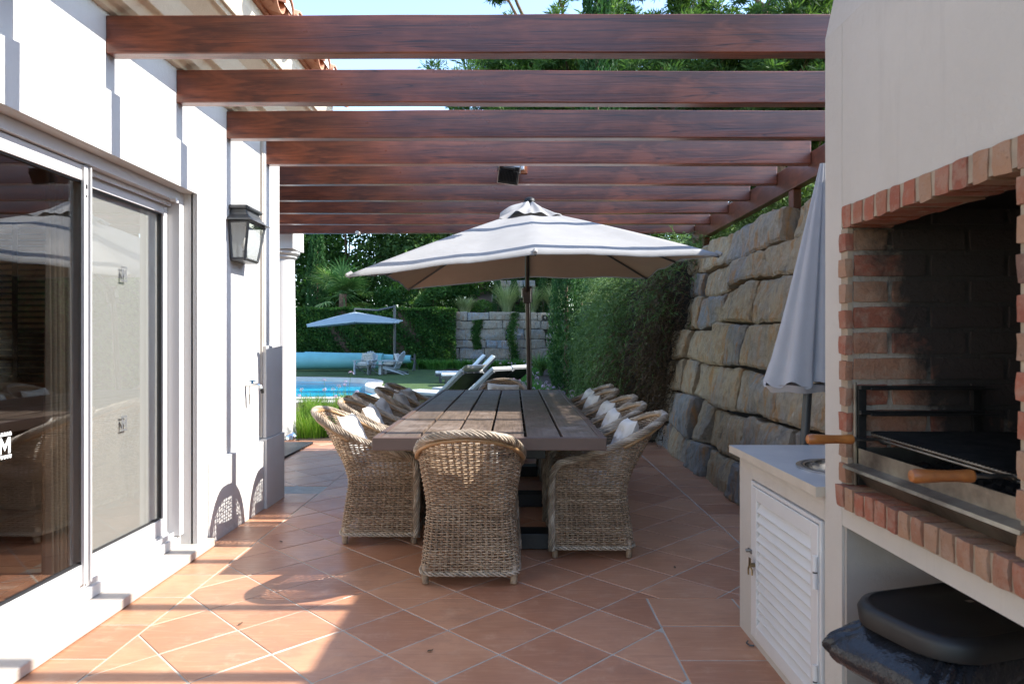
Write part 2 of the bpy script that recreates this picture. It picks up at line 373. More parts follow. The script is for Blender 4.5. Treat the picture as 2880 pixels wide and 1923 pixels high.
M['tree']=leafmat('dark_tree_leaf',(0.031,0.078,0.023),(0.070,0.155,0.039),(0.171,0.295,0.062))
M['needle']=leafmat('pine_needle',(0.037,0.074,0.025),(0.087,0.162,0.050),(0.198,0.298,0.087))
M['cypress']=leafmat('cypress_scale',(0.022,0.062,0.022),(0.046,0.116,0.039),(0.093,0.186,0.062),.2)
M['trailing']=leafmat('trailing_rosemary_leaf',(.10,.17,.065),(.18,.28,.11),(.30,.42,.18),.2)
M['trailing_dry']=leafmat('dry_brown_twig',(.085,.058,.038),(.17,.115,.072),(.27,.19,.12),.1)
M['grass']=leafmat('lush_grass_blade',(.06,.14,.015),(.13,.25,.03),(.36,.40,.12),.4)
M['clump']=leafmat('garden_clump_blade',(0.046,0.139,0.031),(0.093,0.248,0.054),(0.217,0.403,0.093),.3)
M['palm']=leafmat('palm_frond',(0.068,0.153,0.051),(0.153,0.290,0.102),(0.443,0.512,0.222),.25,.4)
M['palegrass']=leafmat('pale_plume_grass',(0.217,0.295,0.139),(0.372,0.434,0.232),(0.620,0.620,0.403),.3)
M['petal']=leafmat('lilac_petal',(0.450,0.280,0.550),(0.600,0.420,0.680),(0.700,0.600,0.700),.3)
M['bark']=simple('pine_bark',(.24,.14,.09),.9,var=.3,scale=7,bstr=.8,bscale=16,bdist=.03,col2=(.10,.065,.045))
def lawnmat():
    m,nt,b,o=newmat('turf_grass'); v=coords(nt)
    c=mix(nt,ramp(nt,noise_n(nt,v,1.1,5),[(.35,0),(.65,1)]),(.04,.085,.02),(.085,.145,.03))
    c=mix(nt,ramp(nt,noise_n(nt,v,90,4,.7),[(.4,.5),(.6,0)]),c,(.02,.05,.01))
    L(nt,c,b.inputs['Base Color']); b.inputs['Roughness'].default_value=.9; bump(nt,b,noise_n(nt,v,120,4,.7),.8,.03); return m
M['lawn']=lawnmat()
def watermat():
    m,nt,b,o=newmat('pool_water'); v=coords(nt)
    n=noise_n(nt,coords(nt,(.25,1.3,1)),.8,3,.5)
    c=mix(nt,ramp(nt,n,[(.40,0),(.56,1)]),(.0,.10,.21),(.01,.34,.48))
    L(nt,c,b.inputs['Base Color']); b.inputs['Roughness'].default_value=.12; b.inputs['IOR'].default_value=1.33; b.inputs['Specular IOR Level'].default_value=.12
    w=noise_n(nt,coords(nt,(1,1,1)),3.5,3,.5); bump(nt,b,w,.12,.05); return m
M['water']=watermat()
# ------------------------------------------------------------------ camera, sky, sun
cam=bpy.data.cameras.new('camera'); camo=bpy.data.objects.new('camera',cam); COL.objects.link(camo); scene.camera=camo
camo.location=(0,0,1.30); camo.rotation_euler=(R(90),0,0)
cam.lens=24.0; cam.sensor_width=36; cam.shift_x=-(1178-1174)/2348; cam.shift_y=(781-784)/2348
cam.clip_start=.02; cam.clip_end=3000
cam.dof.use_dof=True; cam.dof.focus_distance=4.6; cam.dof.aperture_fstop=6.5
SUN_EL=R(41.5); SUN_AZ=R(.0)
w=bpy.data.worlds.new('World'); scene.world=w; w.use_nodes=True; nt=w.node_tree; nt.nodes.clear()
sk=nt.nodes.new('ShaderNodeTexSky'); sk.sky_type='NISHITA'; sk.sun_disc=False; sk.sun_elevation=SUN_EL; sk.sun_rotation=R(90)
sk.air_density=1.0; sk.dust_density=.4; sk.ozone_density=1.4
bg=nt.nodes.new('ShaderNodeBackground'); bg.inputs[1].default_value=.15; wo=nt.nodes.new('ShaderNodeOutputWorld')
nt.links.new(sk.outputs[0],bg.inputs[0]); nt.links.new(bg.outputs[0],wo.inputs[0])
sd=bpy.data.lights.new('sun','SUN'); sd.energy=3.0; sd.angle=R(.53); sd.color=(1,.955,.88)
so=bpy.data.objects.new('sun',sd); COL.objects.link(so)
tosun=Vector((math.cos(SUN_EL)*math.cos(SUN_AZ),math.cos(SUN_EL)*math.sin(SUN_AZ),math.sin(SUN_EL)))
so.rotation_euler=(-tosun).to_track_quat('-Z','Y').to_euler(); so.location=(30,0,30)
scene.view_settings.view_transform='Standard'; scene.view_settings.look='None'; scene.view_settings.exposure=0
scene.cycles.film_exposure=3.8; scene.cycles.max_bounces=10; scene.cycles.diffuse_bounces=5; scene.cycles.transparent_max_bounces=16; scene.cycles.caustics_reflective=False; scene.cycles.caustics_refractive=False

WX=-1.965      # main wall face
# ------------------------------------------------------------------ patio floor of clipped terracotta tiles
def clip(poly,x0,x1,y0,y1):
    def cut(p,ax,val,keep):
        out=[]
        for i in range(len(p)):
            a,b=p[i],p[(i+1)%len(p)]; ia=(a[ax]-val)*keep>=0; ib=(b[ax]-val)*keep>=0
            if ia: out.append(a)
            if ia!=ib:
                t=(val-a[ax])/(b[ax]-a[ax]); out.append((a[0]+t*(b[0]-a[0]),a[1]+t*(b[1]-a[1])))
        return out
    for ax,val,k in ((0,x0,1),(0,x1,-1),(1,y0,1),(1,y1,-1)):
        if len(poly)<3: return []
        poly=cut(poly,ax,val,k)
    return poly
def area(p): return abs(sum(p[i][0]*p[(i+1)%len(p)][1]-p[(i+1)%len(p)][0]*p[i][1] for i in range(len(p))))/2 if len(p)>2 else 0
fl=MB(); G=.0048
def tile(poly,tn,z=.0022,tilt=0):
    if area(poly)<.0006: return
    n=len(poly); cx=sum(p[0] for p in poly)/n; cy=sum(p[1] for p in poly)/n
    ins=[(p[0]+(cx-p[0])*.012,p[1]+(cy-p[1])*.012) for p in poly]
    z2=z+random.uniform(-.0006,.0006)
    top=[(x,y,z2) for x,y in ins]; mid=[(x,y,z-.002) for x,y in poly]; bot=[(x,y,-.004) for x,y in poly]
    fl.add(top+mid+bot,[list(range(n))]+[[i,i+n,(i+1)%n+n,(i+1)%n] for i in range(n)]+[[i+n,i+2*n,(i+1)%n+2*n,(i+1)%n+n] for i in range(n)],tn)
D=.47; vx,vy=.409,3.768; h=D/2-G*1.2
XL,XR1,XR2,YB=-1.66,.67,1.45,3.445
for i in range(-30,14):
    for j in range(-20,28):
        if (i+j)%2==0: continue
        cx,cy=vx+i*D/2,vy+j*D/2; sq=[(cx+h,cy),(cx,cy+h),(cx-h,cy),(cx,cy-h)]; tn=random.random()
        tile(clip(sq,XL+G,XR1-G,-.5,YB),tn)
        tile(clip(sq,XL+G,XR2-G,YB,8.74),tn) if cy-h>YB-.3 or True else None
        tile(clip(sq,-7,XL+G*0+(-G if False else 0)-G*0,6.1,8.74),tn) if cx<XL+.3 else None
def strip(x0,x1,y0,y1,dx,dy):
    nx=max(1,round((x1-x0)/dx)); ny=max(1,round((y1-y0)/dy))
    for a in range(nx):
        for b in range(ny):
            X0=x0+(x1-x0)*a/nx+G; X1=x0+(x1-x0)*(a+1)/nx-G; Y0=y0+(y1-y0)*b/ny+G; Y1=y0+(y1-y0)*(b+1)/ny-G
            tile([(X0,Y0),(X1,Y0),(X1,Y1),(X0,Y1)],random.random())
strip(-1.99,XL,2.79-.335*10,2.79+.335*9,.4,.335)
strip(XR1,1.10,YB-.335*12,YB,.45,.335)
strip(1.10,2.0,YB-.335*12,YB,.33,.335)
strip(XR2,1.95,YB,8.74,.5,.335)
fl.m=[0]*len(fl.f)
fl.add([(-7,-1,0.0),(2.6,-1,0.0),(2.6,8.76,0.0),(-7,8.76,0.0)],[[0,1,2,3]],.5,1)
o=fl.build('patio_floor',[M['tile'],M['grout']],fixn=False)
bm=bmesh.new(); bm.from_mesh(o.data)
for f in bm.faces:
    if f.normal.z<-.5: f.normal_flip()
bm.to_mesh(o.data); bm.free()
tag(o,kind='structure')
mb=MB(); mb.box(-7,1.5,8.76,8.80,-.1,.012,.5); tag(mb.build('patio_edge',M['tile'],bevel=.004),kind='structure')

# ------------------------------------------------------------------ house
house=empty('house',(WX,3,0),0,'white plastered house with an arched sliding door surround beside the patio','house')
D0,D1,DT=2.42,4.18,2.197       # door opening
mb=MB()
mb.box(-2.30,WX,-1.2,D0,0,2.9); mb.box(-2.30,WX,D1,5.66,0,2.9); mb.box(-2.30,WX,D0,D1,DT,2.9)
mb.box(-2.30,WX,D0,D1,-.05,.0)
mb.build('wall',M['plaster'],house)
# arched surround, proud of the wall
def arch(y): return 2.50-.10*((y-3.3)/1.09)**2
sx0,sx1=WX-.01,-1.938
mb=MB(); ys=[2.21+(4.39-2.21)*i/24 for i in range(25)]
poly=[(2.21,0.0),(D0,0.0),(D0,DT)]+[(D1,DT),(D1,0.0),(4.39,0.0)]+[(y,arch(y)) for y in ys[::-1]]
mb=MB()
mb.box(sx0,sx1,2.21,D0,0,DT); mb.box(sx0,sx1,D1,4.39,0,DT)
for p,q in zip(ys[:-1],ys[1:]): mb.add([(x_,p,DT+.0005) for x_ in (sx1,sx0)]+[(x_,q,DT+.0005) for x_ in (sx1,sx0)]+[(x_,p,arch(p)) for x_ in (sx1,sx0)]+[(x_,q,arch(q)) for x_ in (sx1,sx0)],[[0,2,6,4],[4,6,7,5],[0,1,3,2]])
mb.box(sx0,sx1-.003,2.205,2.2095,DT,2.3)
mb.build('door_surround',M['plaster'],house,fixn=True)
mb=MB(); mb.box(WX-.005,-1.943,5.315,5.663,.0,2.88); mb.build('pilaster',M['plaster'],house,bevel=.004)
mb=MB(); mb.box(WX-.004,-1.948,5.285,5.312,.55,2.86); mb.build('wall_joint_strip',M['limestone'],house)
# stone plinth
mb=MB()
for y0,y1 in ((4.33,4.93),(4.934,5.27)): mb.box(WX-.004,-1.928,y0,y1,.0,.525)
mb.build('plinth',M['plaster'],house,bevel=.004)
mb=MB(); mb.box(WX-.004,-1.908,5.274,5.685,.0,.54); mb.box(WX-.004,-1.921,5.30,5.672,.543,1.26); mb.build('corner_plinth',M['plaster'],house,bevel=.004)
mb=MB(); mb.box(-2.3,-1.975,5.662,5.70,.0,2.9); mb.box(-5.5,-2.31,5.4,5.70,.0,2.9); mb.build('end_wall',M['plaster'],house)
# marble doorstep
mb=MB(); mb.box(-2.26,-1.885,.6,4.315,.006,.056); mb.build('doorstep',M['limestone'],house,bevel=.006)
mb=MB(); mb.box(-2.26,-2.035,2.3,4.178,.058,.115); mb.build('threshold',M['frame_white'],house,bevel=.003)
# eave cornice profile (x,z) swept along the wall
prof=[(WX-.02,2.885),(-1.93,2.885),(-1.90,2.915),(-1.865,2.925),(-1.85,2.905),(-1.79,2.965),(-1.77,2.945),(-1.73,2.99),(-1.70,3.03),(-1.62,3.075),(-1.59,3.10),(-1.575,3.09),(-1.56,3.115),(-1.545,3.11),(-1.53,3.15),(-1.515,3.195),(-1.515,3.27),(WX-.02,3.34)]
mb=MB(); mb.prism(prof,1,-1.2,5.72); mb.build('eave_cornice',M['eave'],house)
mb=MB(); mb.box(-5.5,WX-.022,-1.2,5.70,2.905,3.0); mb.build('attic_slab',M['plaster'],house)
# barrel tiles
P=.214; slope=math.tan(R(18)); tl=MB(); mt=MB()
def halfpipe(mbx,y,r0,r1,up,x_end,x_far,z,th=.012,c=.5):
    n=8; vs=[]
    for (x,r) in ((x_end,r0),(x_far,r1)):
        zz=z+(x_end-x)*slope
        for rr in (r,r-th):
            for j in range(n+1):
                a=PI*j/n; vs.append((x,y-rr*math.cos(a),zz+(rr*math.sin(a) if up else -rr*math.sin(a))))
    k=n+1; fs=[]
    for j in range(n):
        fs+= [[j,j+1,2*k+j+1,2*k+j],[k+j,k+j+1,3*k+j+1,3*k+j],[j,j+1,k+j+1,k+j]]
    mbx.add(vs,fs,c)
for i in range(33):
    y=-1.15+i*P
    if y>5.75: break
    xe=-1.375
    for kx in range(5):
        halfpipe(tl,y,.086,.078,True,xe-kx*.42,xe-kx*.42-.46,3.335+kx*.42*slope,c=random.random())
        if i<32: halfpipe(tl,y+P/2,.080,.076,False,xe-.02-kx*.42,xe-kx*.42-.46,3.343+kx*.42*slope,c=random.random())
    # white mortar plug in each cover tile mouth
    mt.add([(xe-.012,y-.074*math.cos(PI*j/8),3.335+.074*math.sin(PI*j/8)) for j in range(9)],[list(range(9))])
rf=tl.build('roof_tiles',M['roof_tile'],house,fixn=True)
o=mt.build('tile_mortar',M['roof_mortar'],house)
mb=MB(); mb.box(-1.66,-1.49,-1.2,5.72,3.272,3.29); mb.build('tile_batten_course',M['roof_tile'],house)
mb=MB(); mb.prism([(-1.42,3.29),(-5.5,3.29),(-5.5,3.34+4*slope)],1,-1.2,5.72); mb.build('roof_body',M['roof_tile'],house)
# gable verge: stepped tiles closing the roof's end
vg=MB()
for kx in range(6): vg.tube([(-1.38-kx*.4,5.74,3.34+kx*.4*slope),(-1.82-kx*.4,5.74,3.36+(kx+1)*.4*slope)],[.085,.075],10,random.random())
vg.build('verge_tiles',M['roof_tile'],house,smooth=True)

# ------------------------------------------------------------------ interior room
mb=MB(); mb.box(-5.5,-5.4,-1.2,5.4,0,2.6); mb.box(-5.4,-2.3,-1.3,-1.2,0,2.6); mb.box(-5.4,-2.3,5.02,5.12,0,2.6); mb.box(-5.5,-2.3,-1.3,5.4,2.6,2.65)
mb.build('room_wall',M['room'],house)
mb=MB()
for i in range(8):
    for j in range(14): mb.box(-5.4+i*.4+.003,-5.4+(i+1)*.4-.003,-1.2+j*.45+.003,-1.2+(j+1)*.45-.003,.0,.062,random.random())
mb.build('room_floor',M['tile'],house)
# mosaic border
mb=MB()
for i in range(40):
    y=.5+i*.115; mb.prism([(-2.62,y),(-2.50,y+.03),(-2.50,y+.115),(-2.62,y+.085)],2,.063,.067,.5)
mb.build('mosaic_border',M['limestone'],house)
# window with blinds seen through the door, on the room's end wall
bl=MB(); Y=4.99
mb=MB(); mb.box(-4.25,-3.42,Y,Y+.02,1.02,2.15); wn=mb.build('inner_window',M['blind_light'],house)
for k in range(26):
    z=1.04+k*.043; mm=Matrix.Translation((0,Y-.04,z))@Matrix.Rotation(R(25 if k>7 else -50),4,'X'); bl.box(-4.25,-3.38,-.02,.02,-.0012,.0012,M=mm)
for x in (-4.0,-3.6): bl.box(x-.02,x+.02,Y-.066,Y-.060,1.0,2.15)
bl.box(-4.27,-3.36,Y-.07,Y-.01,1.0,1.035); bl.build('slatted_blind',M['blind'],wn)
def drape(name,x,y0,y1,z0,z1,mat,amp=.025,freq=10,axis=1,parent=None,flare=0.0,n=60,m=14,seed=0):
    V=[];F=[]
    for i in range(n+1):
        t=i/n
        for j in range(m+1):
            s=j/m; z=z1+(z0-z1)*s; a=amp*(.4+.6*s)
            d=a*math.sin(t*freq*PI*2+.8*math.sin(3*t+seed))+a*.4*math.sin(t*freq*PI*4.6+seed)
            u=y0+(y1-y0)*t+flare*s*(t-.5)
            V.append((x+d,u,z) if axis==1 else (u,x+d,z))
    for i in range(n):
        for j in range(m): F.append([i*(m+1)+j,i*(m+1)+j+1,(i+1)*(m+1)+j+1,(i+1)*(m+1)+j])
    mb=MB(); mb.add(V,F); return mb.build(name,mat,parent,smooth=True,fixn=False,sharp=0)
c=drape('curtain',-2.36,3.44,3.64,.09,2.25,M['curtain'],.035,4); tag(c,'brown curtain gathered behind the middle of the sliding door','curtain')
c=drape('curtain',-2.68,3.95,4.95,.09,2.25,M['sheer'],.03,9,seed=2); tag(c,'pale grey curtain hanging inside at the far end of the sliding door','curtain')
c=drape('curtain',-2.44,4.20,4.32,.09,2.2,M['pillow'],.03,2,seed=4,flare=.10); tag(c,'narrow white curtain strip hanging behind the screened door leaf','curtain')
# screened cloth (insect screen roller) behind the right leaf
# ------------------------------------------------------------------ sliding door
door=empty('sliding_door',(-2.05,3.3,.115),0,'white aluminium sliding glass door with two leaves beside the patio','sliding door')
X=-2.045
mb=MB()
mb.box(-2.17,-2.02,4.125,4.178,.12,DT-.002); mb.box(-2.17,-2.02,2.425,2.47,.12,DT-.002); mb.box(-2.17,-2.02,2.472,4.123,DT-.06,DT-.002); 
for x in (-2.14,-2.09,-2.055): mb.box(x-.005,x+.005,2.472,4.123,.12,.145)
for x in (-2.115,-2.07): mb.box(x-.004,x+.004,2.472,4.123,DT-.09,DT-.062)
mb.build('frame',M['frame_white'],door,bevel=.002)
mb=MB(); mb.box(-2.013,-2.003,4.05,4.08,2.12,2.135); mb.tube([(-2.02,4.02,2.13),(-1.985,4.02,2.13)],.013,12); mb.build('door_stop',M['frame_white'],door)
def leaf(y0,y1,x,zb,zt,sw,name='door_leaf',mesh=False):
    e=MB()
    e.box(x-.022,x+.022,y0,y0+sw,zb,zt); e.box(x-.022,x+.022,y1-sw*.62,y1,zb,zt)
    e.box(x-.021,x+.021,y0+sw,y1-sw*.62,zb,zb+.095); e.box(x-.021,x+.021,y0+sw,y1-sw*.62,zt-.075,zt)
    lf=e.build(name,M['frame_white'],door,bevel=.003)
    g=MB(); g.box(x-.004,x-.0005,y0+sw-.004,y1-sw*.62+.004,zb+.09,zt-.07); g.build('glass_pane',M['glass'],lf)
    s=MB()
    a,b_,c_,d=y0+sw,y1-sw*.62,zb+.095,zt-.075; q=.007
    s.box(x-.006,x+.012,a,a+q,c_,d); s.box(x-.006,x+.012,b_-q,b_,c_,d); s.box(x-.006,x+.012,a+q,b_-q,c_,c_+q); s.box(x-.006,x+.012,a+q,b_-q,d-q,d)
    s.build('glazing_seal',M['rubber'],lf); return lf
lfA=leaf(2.47,3.30,-2.062,.145,DT-.065,.05); lfB=leaf(3.30,4.12,-2.112,.145,DT-.065,.075)
# meeting stile details
mb=MB(); mb.box(-2.045,-2.028,3.225,3.255,.15,DT-.07); mb.box(-2.04,-2.02,3.262,3.272,.15,DT-.07); mb.build('stile_cover',M['frame_white'],lfA,bevel=.002)
mb=MB(); mb.box(-2.0275,-2.026,3.234,3.246,2.02,2.04); mb.tube([(-2.028,3.24,1.985),(-2.0255,3.24,1.985)],.005,12); mb.build('catch_slot',M['rubber'],lfA)
mb=MB(); mb.box(-2.0895,-2.085,3.335,3.352,1.02,1.10); mb.build('flush_handle',M['steel'],lfB,bevel=.002)
# insect screen cloth
m,nt,b,oo=newmat('insect_screen_mesh'); tr=N(nt,'BsdfTransparent'); mx=N(nt,'MixShader'); L(nt,tr.outputs[0],mx.inputs[1]); L(nt,b.outputs[0],mx.inputs[2])
b.inputs['Base Color'].default_value=(.60,.605,.61,1); b.inputs['Roughness'].default_value=.8
vv=coords(nt); nn=noise_n(nt,vv,400,2); L(nt,ramp(nt,nn,[(.3,.5),(.7,.68)]),mx.inputs[0]); L(nt,mx.outputs[0],oo.inputs[0]); M['screen']=m
mb=MB(); mb.box(-2.128,-2.1275,3.372,4.08,.235,DT-.135); mb.build('insect_screen',M['screen'],lfB)
# castle-shaped M decals stuck on the glass
def decal(y,z,s,parent,x,mat='decal'):
    mb=MB(); t=s*.5; u=.16*s
    def r(a0,a1,b0,b1): mb.box(x,x+.0006,y+a0*s,y+a1*s,z+b0*s,z+b1*s)
    for k in range(5): r(-.5+k*.21,-.5+k*.21+.12,.62,.72); r(-.5+k*.21,-.5+k*.21+.12,-.72,-.62)
    r(-.5,.5,.52,.62); r(-.5,.5,-.62,-.52)
    r(-.42,-.24,-.44,.44); r(.24,.42,-.44,.44)
    mb.prism([(y-.24*s,z+.44*s),(y-.24*s,z+.12*s),(y,z-.32*s),(y,z+.02*s)],0,x,x+.0006)
    mb.prism([(y+.24*s,z+.44*s),(y,z+.02*s),(y,z-.32*s),(y+.24*s,z+.12*s)],0,x,x+.0006)
    o=mb.build('glass_decal',M[mat],parent,fixn=True); return o
decal(2.765,.875,.075,lfA,-2.0615)
decal(3.70,.853,.058,lfB,-2.1115,'decal_grey')
decal(3.70,1.66,.058,lfB,-2.1115,'decal_grey')
# ------------------------------------------------------------------ porch column at the house's far corner
pc=empty('porch_column',(-3.14,9.2,0),0,'round white porch column with moulded capital beyond the house corner','column')
mb=MB(); mb.lathe([(.205,0),(.205,.06),(.195,.09),(.195,1.2),(.180,2.36),(.182,2.39)],-3.14,9.2,32); mb.build('shaft',M['plaster'],pc,smooth=True)
mb=MB(); mb.lathe([(.18,2.385),(.20,2.40),(.215,2.415),(.205,2.43),(.20,2.435),(.235,2.45),(.25,2.465),(.245,2.485),(.26,2.50),(.0,2.505)],-3.14,9.2,32); mb.build('capital',M['plaster'],pc,smooth=True)
mb=MB(); mb.box(-5.6,-2.90,8.97,9.43,2.51,2.78); mb.build('lintel',M['plaster'],pc,bevel=.006)
mb=MB(); mb.box(-5.6,-4.0,9.7,9.9,0,2.5); o=mb.build('porch_wall',M['plaster'],bevel=.005); tag(o,'white porch wall standing behind the round column','wall')
mb=MB(); mb.box(-4.3,-3.27,9.55,9.65,.0,.28); o=mb.build('porch_step',M['tile'],bevel=.01); tag(o,'terracotta clad porch step beside the round column','step')
# tied porch curtain
V=[];F=[];nn_=18
for j in range(30):
    s=j/29; z=2.3-2.1*s
    wd=.05+.13*abs(s-.42)**.8*1.4; 
    for i in range(nn_):
        a=2*PI*i/nn_; rr=wd*(1+.25*math.sin(5*a+j*.1))
        V.append((-3.19+rr*.55*math.cos(a)+.07*0,8.93+rr*.5*math.sin(a),z))
for j in range(29):
    for i in range(nn_): F.append([j*nn_+i,j*nn_+(i+1)%nn_,(j+1)*nn_+(i+1)%nn_,(j+1)*nn_+i])
mb=MB(); mb.add(V,F); o=mb.build('tied_curtain',M['pillow'],smooth=True); o.location=(-.06,0,0)
tag(o,'white curtain tied in a knot beside the porch column','curtain')
# chrome ground lamp
gl=empty('ground_spotlight',(-2.88,8.88,0),0,'small chrome dome spotlight on the floor by the porch column','spotlight')
mb=MB(); mb.lathe([(.08,.008),(.082,.03),(.072,.07),(.05,.10),(.02,.115),(0,.117)],-2.88,8.86,24); mb.build('dome',M['chrome'],gl,smooth=True)
mb=MB(); mb.lathe([(.095,.005),(.095,.014),(.08,.018)],-2.88,8.86,24); mb.build('collar',M['bronze'],gl,smooth=True)
# drain grating
dg=MB()
for i in range(16): 
    y=7.30+i*.082; dg.box(-3.7,-2.52,y,y+.045,.006,.03)
for x in (-3.7,-2.53): dg.box(x-.01,x+.01,7.28,8.56,.006,.026)
o=dg.build('slatted_floor_mat',M['anthracite']); tag(o,'dark slatted mat lying on the tiles beyond the house corner','mat')
# ------------------------------------------------------------------ wall lantern
ln=empty('wall_lantern',(WX,4.85,2.0),0,'grey metal wall lantern with glass sides on the white house wall','wall lantern')
def frus(mb,x_in,xo0,xo1,y00,y01,y10,y11,z0,z1,c=.5):
    mb.add([(x_in,y00,z0),(xo0,y00,z0),(xo0,y01,z0),(x_in,y01,z0),(x_in,y10,z1),(xo1,y10,z1),(xo1,y11,z1),(x_in,y11,z1)],[[0,3,2,1],[4,5,6,7],[0,1,5,4],[1,2,6,5],[2,3,7,6],[3,0,4,7]],c)
xi=WX+.003; za,zb_=1.865,2.125
y0b,y1b,y0t,y1t=4.73,4.97,4.695,5.005; xb,xt=WX+.100,WX+.140
mb=MB(); frus(mb,xi,xb,xb,y0b,y1b,y0b,y1b,za-.010,za+.006)
def lerp(a,b,t): return a+(b-a)*t
def corner(k,t):  # k: 0 near-outer,1 far-outer, 2 near-wall,3 far-wall
    x=lerp(xb,xt,t) if k<2 else xi+.006
    y=lerp(y0b,y0t,t) if k in(0,2) else lerp(y1b,y1t,t)
    return Vector((x,y,lerp(za,zb_,t)))
for k in range(4):
    mb.tube([corner(k,0),corner(k,1)],.0095,4)
for t in (0.02,.98):
    for a,b_ in ((0,1),(0,2),(1,3)): mb.tube([corner(a,t),corner(b_,t)],.009,4)
mb.build('cage',M['lantern_metal'],ln)
for a,b_ in ((0,1),(0,2),(1,3)):
    g=MB(); g.quad(corner(a,.03),corner(b_,.03),corner(b_,.97),corner(a,.97)); g.build('glass_pane',M['lamp_glass'],ln)
mb=MB(); hp=[(0,1.10),(.25,.93),(.5,.80),(.8,.73),(1.0,.72)]; pr=None
for t,s in hp:
    z=2.13+t*.085; cy=4.85; hw=.175*s; xo=WX+.155*s
    cur=[(xi,cy-hw,z),(xo,cy-hw,z),(xo,cy+hw,z),(xi,cy+hw,z)]
    if pr: mb.add(pr+cur,[[0,1,5,4],[1,2,6,5],[2,3,7,6],[3,0,4,7]])
    else: mb.add(cur,[[0,1,2,3]])
    pr=cur
mb.add(pr,[[0,1,2,3]]); 
hd=mb.build('hood',M['lantern_metal'],ln,bevel=.002)
mb=MB(); hw=.135; xo=WX+.118
mb.tube([(xi,4.85-hw,2.225),(xo,4.85-hw,2.225)],.014,10); mb.tube([(xo,4.85-hw,2.225),(xo,4.85+hw,2.225)],.014,10); mb.tube([(xi,4.85+hw,2.225),(xo,4.85+hw,2.225)],.014,10)
mb.box(xi,xo,4.85-hw,4.85+hw,2.228,2.24); mb.build('cap_moulding',M['lantern_metal'],hd,smooth=True)
mb=MB(); mb.tube([(WX+.055,4.85,1.872),(WX+.055,4.85,1.94)],.016,12); mb.build('lamp_holder',M['lantern_metal'],ln)
mb=MB(); mb.lathe([(.0,1.94),(.018,1.95),(.024,1.975),(.016,2.0),(.004,2.03),(0,2.035)],WX+.055,4.85,14); mb.build('bulb',M['pillow'],ln,smooth=True)
mb=MB(); mb.box(WX-.0,WX+.0035,4.72,4.98,1.87,2.2); mb.build('back_plate',M['lantern_metal'],ln)
# ------------------------------------------------------------------ garden tap
tp=empty('garden_tap',(WX,5.0,.97),0,'chrome garden tap with blue handle and hanging key on the house wall','tap')
mb=MB(); x=WX
mb.tube([(x,5.0,.975),(x+.045,5.0,.975),(x+.085,5.005,.978),(x+.105,5.01,.968),(x+.115,5.012,.945)],[.012,.013,.013,.012,.011],12)
mb.build('body',M['chrome'],tp,smooth=True)
mb=MB(); mb.tube([(x+.115,5.012,.948),(x+.122,5.014,.915)],[.013,.010],12); mb.build('spout',M['blackmetal'],tp,smooth=True)
mb=MB(); mb.tube([(x+.05,5.0,.985),(x+.05,5.0,1.005)],.008,10); mb.box(x+.03,x+.075,4.992,5.008,1.003,1.012); mb.build('handle',M['blue_tap'],tp,bevel=.002)
mb=MB(); mb.tube([(x+.035,4.99,.97),(x+.034,4.985,.93),(x+.035,4.985,.905)],.0022,6); mb.box(x+.030,x+.041,4.983,4.987,.865,.908); mb.tube([(x+.0355,4.985,.865),(x+.0355,4.985,.835)],.003,6); mb.build('key',M['steel'],tp)
# ------------------------------------------------------------------ pergola
pg=empty('pergola',(0,5.5,2.6),0,'red brown timber pergola with beams spanning from the house wall','pergola')
ZB=2.6845; BS=.689; BY0=3.287
for k in range(-5,9):
    y=BY0+k*BS; hh=.185+random.uniform(-.006,.006); 
    x0=WX+.0 if y<5.6 else -3.2
    mb=MB(); nseg=28; x1=2.333
    # slightly irregular sawn timber: swept section
    sec=[]; ph=random.uniform(0,9)
    for i in range(nseg+1):
        xx=x0+(x1-x0)*i/nseg
        dz=.004*math.sin(xx*1.3+ph)+.0025*noise.noise(Vector((xx*2.5,k*3.1,0))); dy=.003*math.sin(xx*.9+ph*2)
        th=.078+.003*math.sin(xx*1.7+ph)
        sec.append([(xx,y+dy,ZB+dz*.6),(xx,y+th+dy,ZB+dz*.6),(xx,y+th+dy,ZB+hh+dz),(xx,y+dy,ZB+hh+dz)])
    vs=[p for s in sec for p in s]; fs=[[0,3,2,1],[nseg*4+0,nseg*4+1,nseg*4+2,nseg*4+3]]
    for i in range(nseg):
        for j in range(4): fs.append([i*4+j,i*4+(j+1)%4,(i+1)*4+(j+1)%4,(i+1)*4+j])
    mb.add(vs,fs); o=mb.build('beam',M['beam'],None,bevel=.006)
    me=o.data; me.transform(Matrix.Translation((0,-y,-ZB))); o.location=(0,y,ZB); o.parent=pg; o.matrix_parent_inverse=Matrix.Translation(-Vector(pg.location))
def setp(o,root): o.parent=root; o.matrix_parent_inverse=Matrix.Translation(root.location).inverted() if True else None
mb=MB(); mb.box(2.335,2.42,-.5,8.95,2.575,2.783); hb=mb.build('header_beam',M['beam_y'],bevel=.006); setp(hb,pg)
for y in (5.78,8.46,2.9):
    mb=MB(); mb.box(2.345,2.415,y-.05,y+.05,2.36,2.573); o=mb.build('post',M['beam_z'],bevel=.005); setp(o,pg)
for ch in list(house.children)+list(door.children)+list(pc.children)+list(gl.children)+list(ln.children)+list(tp.children):
    ch.matrix_parent_inverse=Matrix.Translation(-Vector(ch.parent.location))
# small porcelain insulators on the last beams
for (x,y,z) in ((-2.88,8.04,2.675),(-1.98,8.66,2.665)):
    mb=MB(); mb.tube([(x,y+.06,z+.0),(x,y-.03,z)],[.02,.026],10); mb.tube([(x-.03,y,z+.004),(x+.03,y,z)],.012,8)
    o=mb.build('cable_clip',M['roof_mortar'],smooth=True); tag(o,'small pale cable clip under the pergola beam '+('next to the porch column' if x<-2.5 else 'above the palm tree'),'clip')
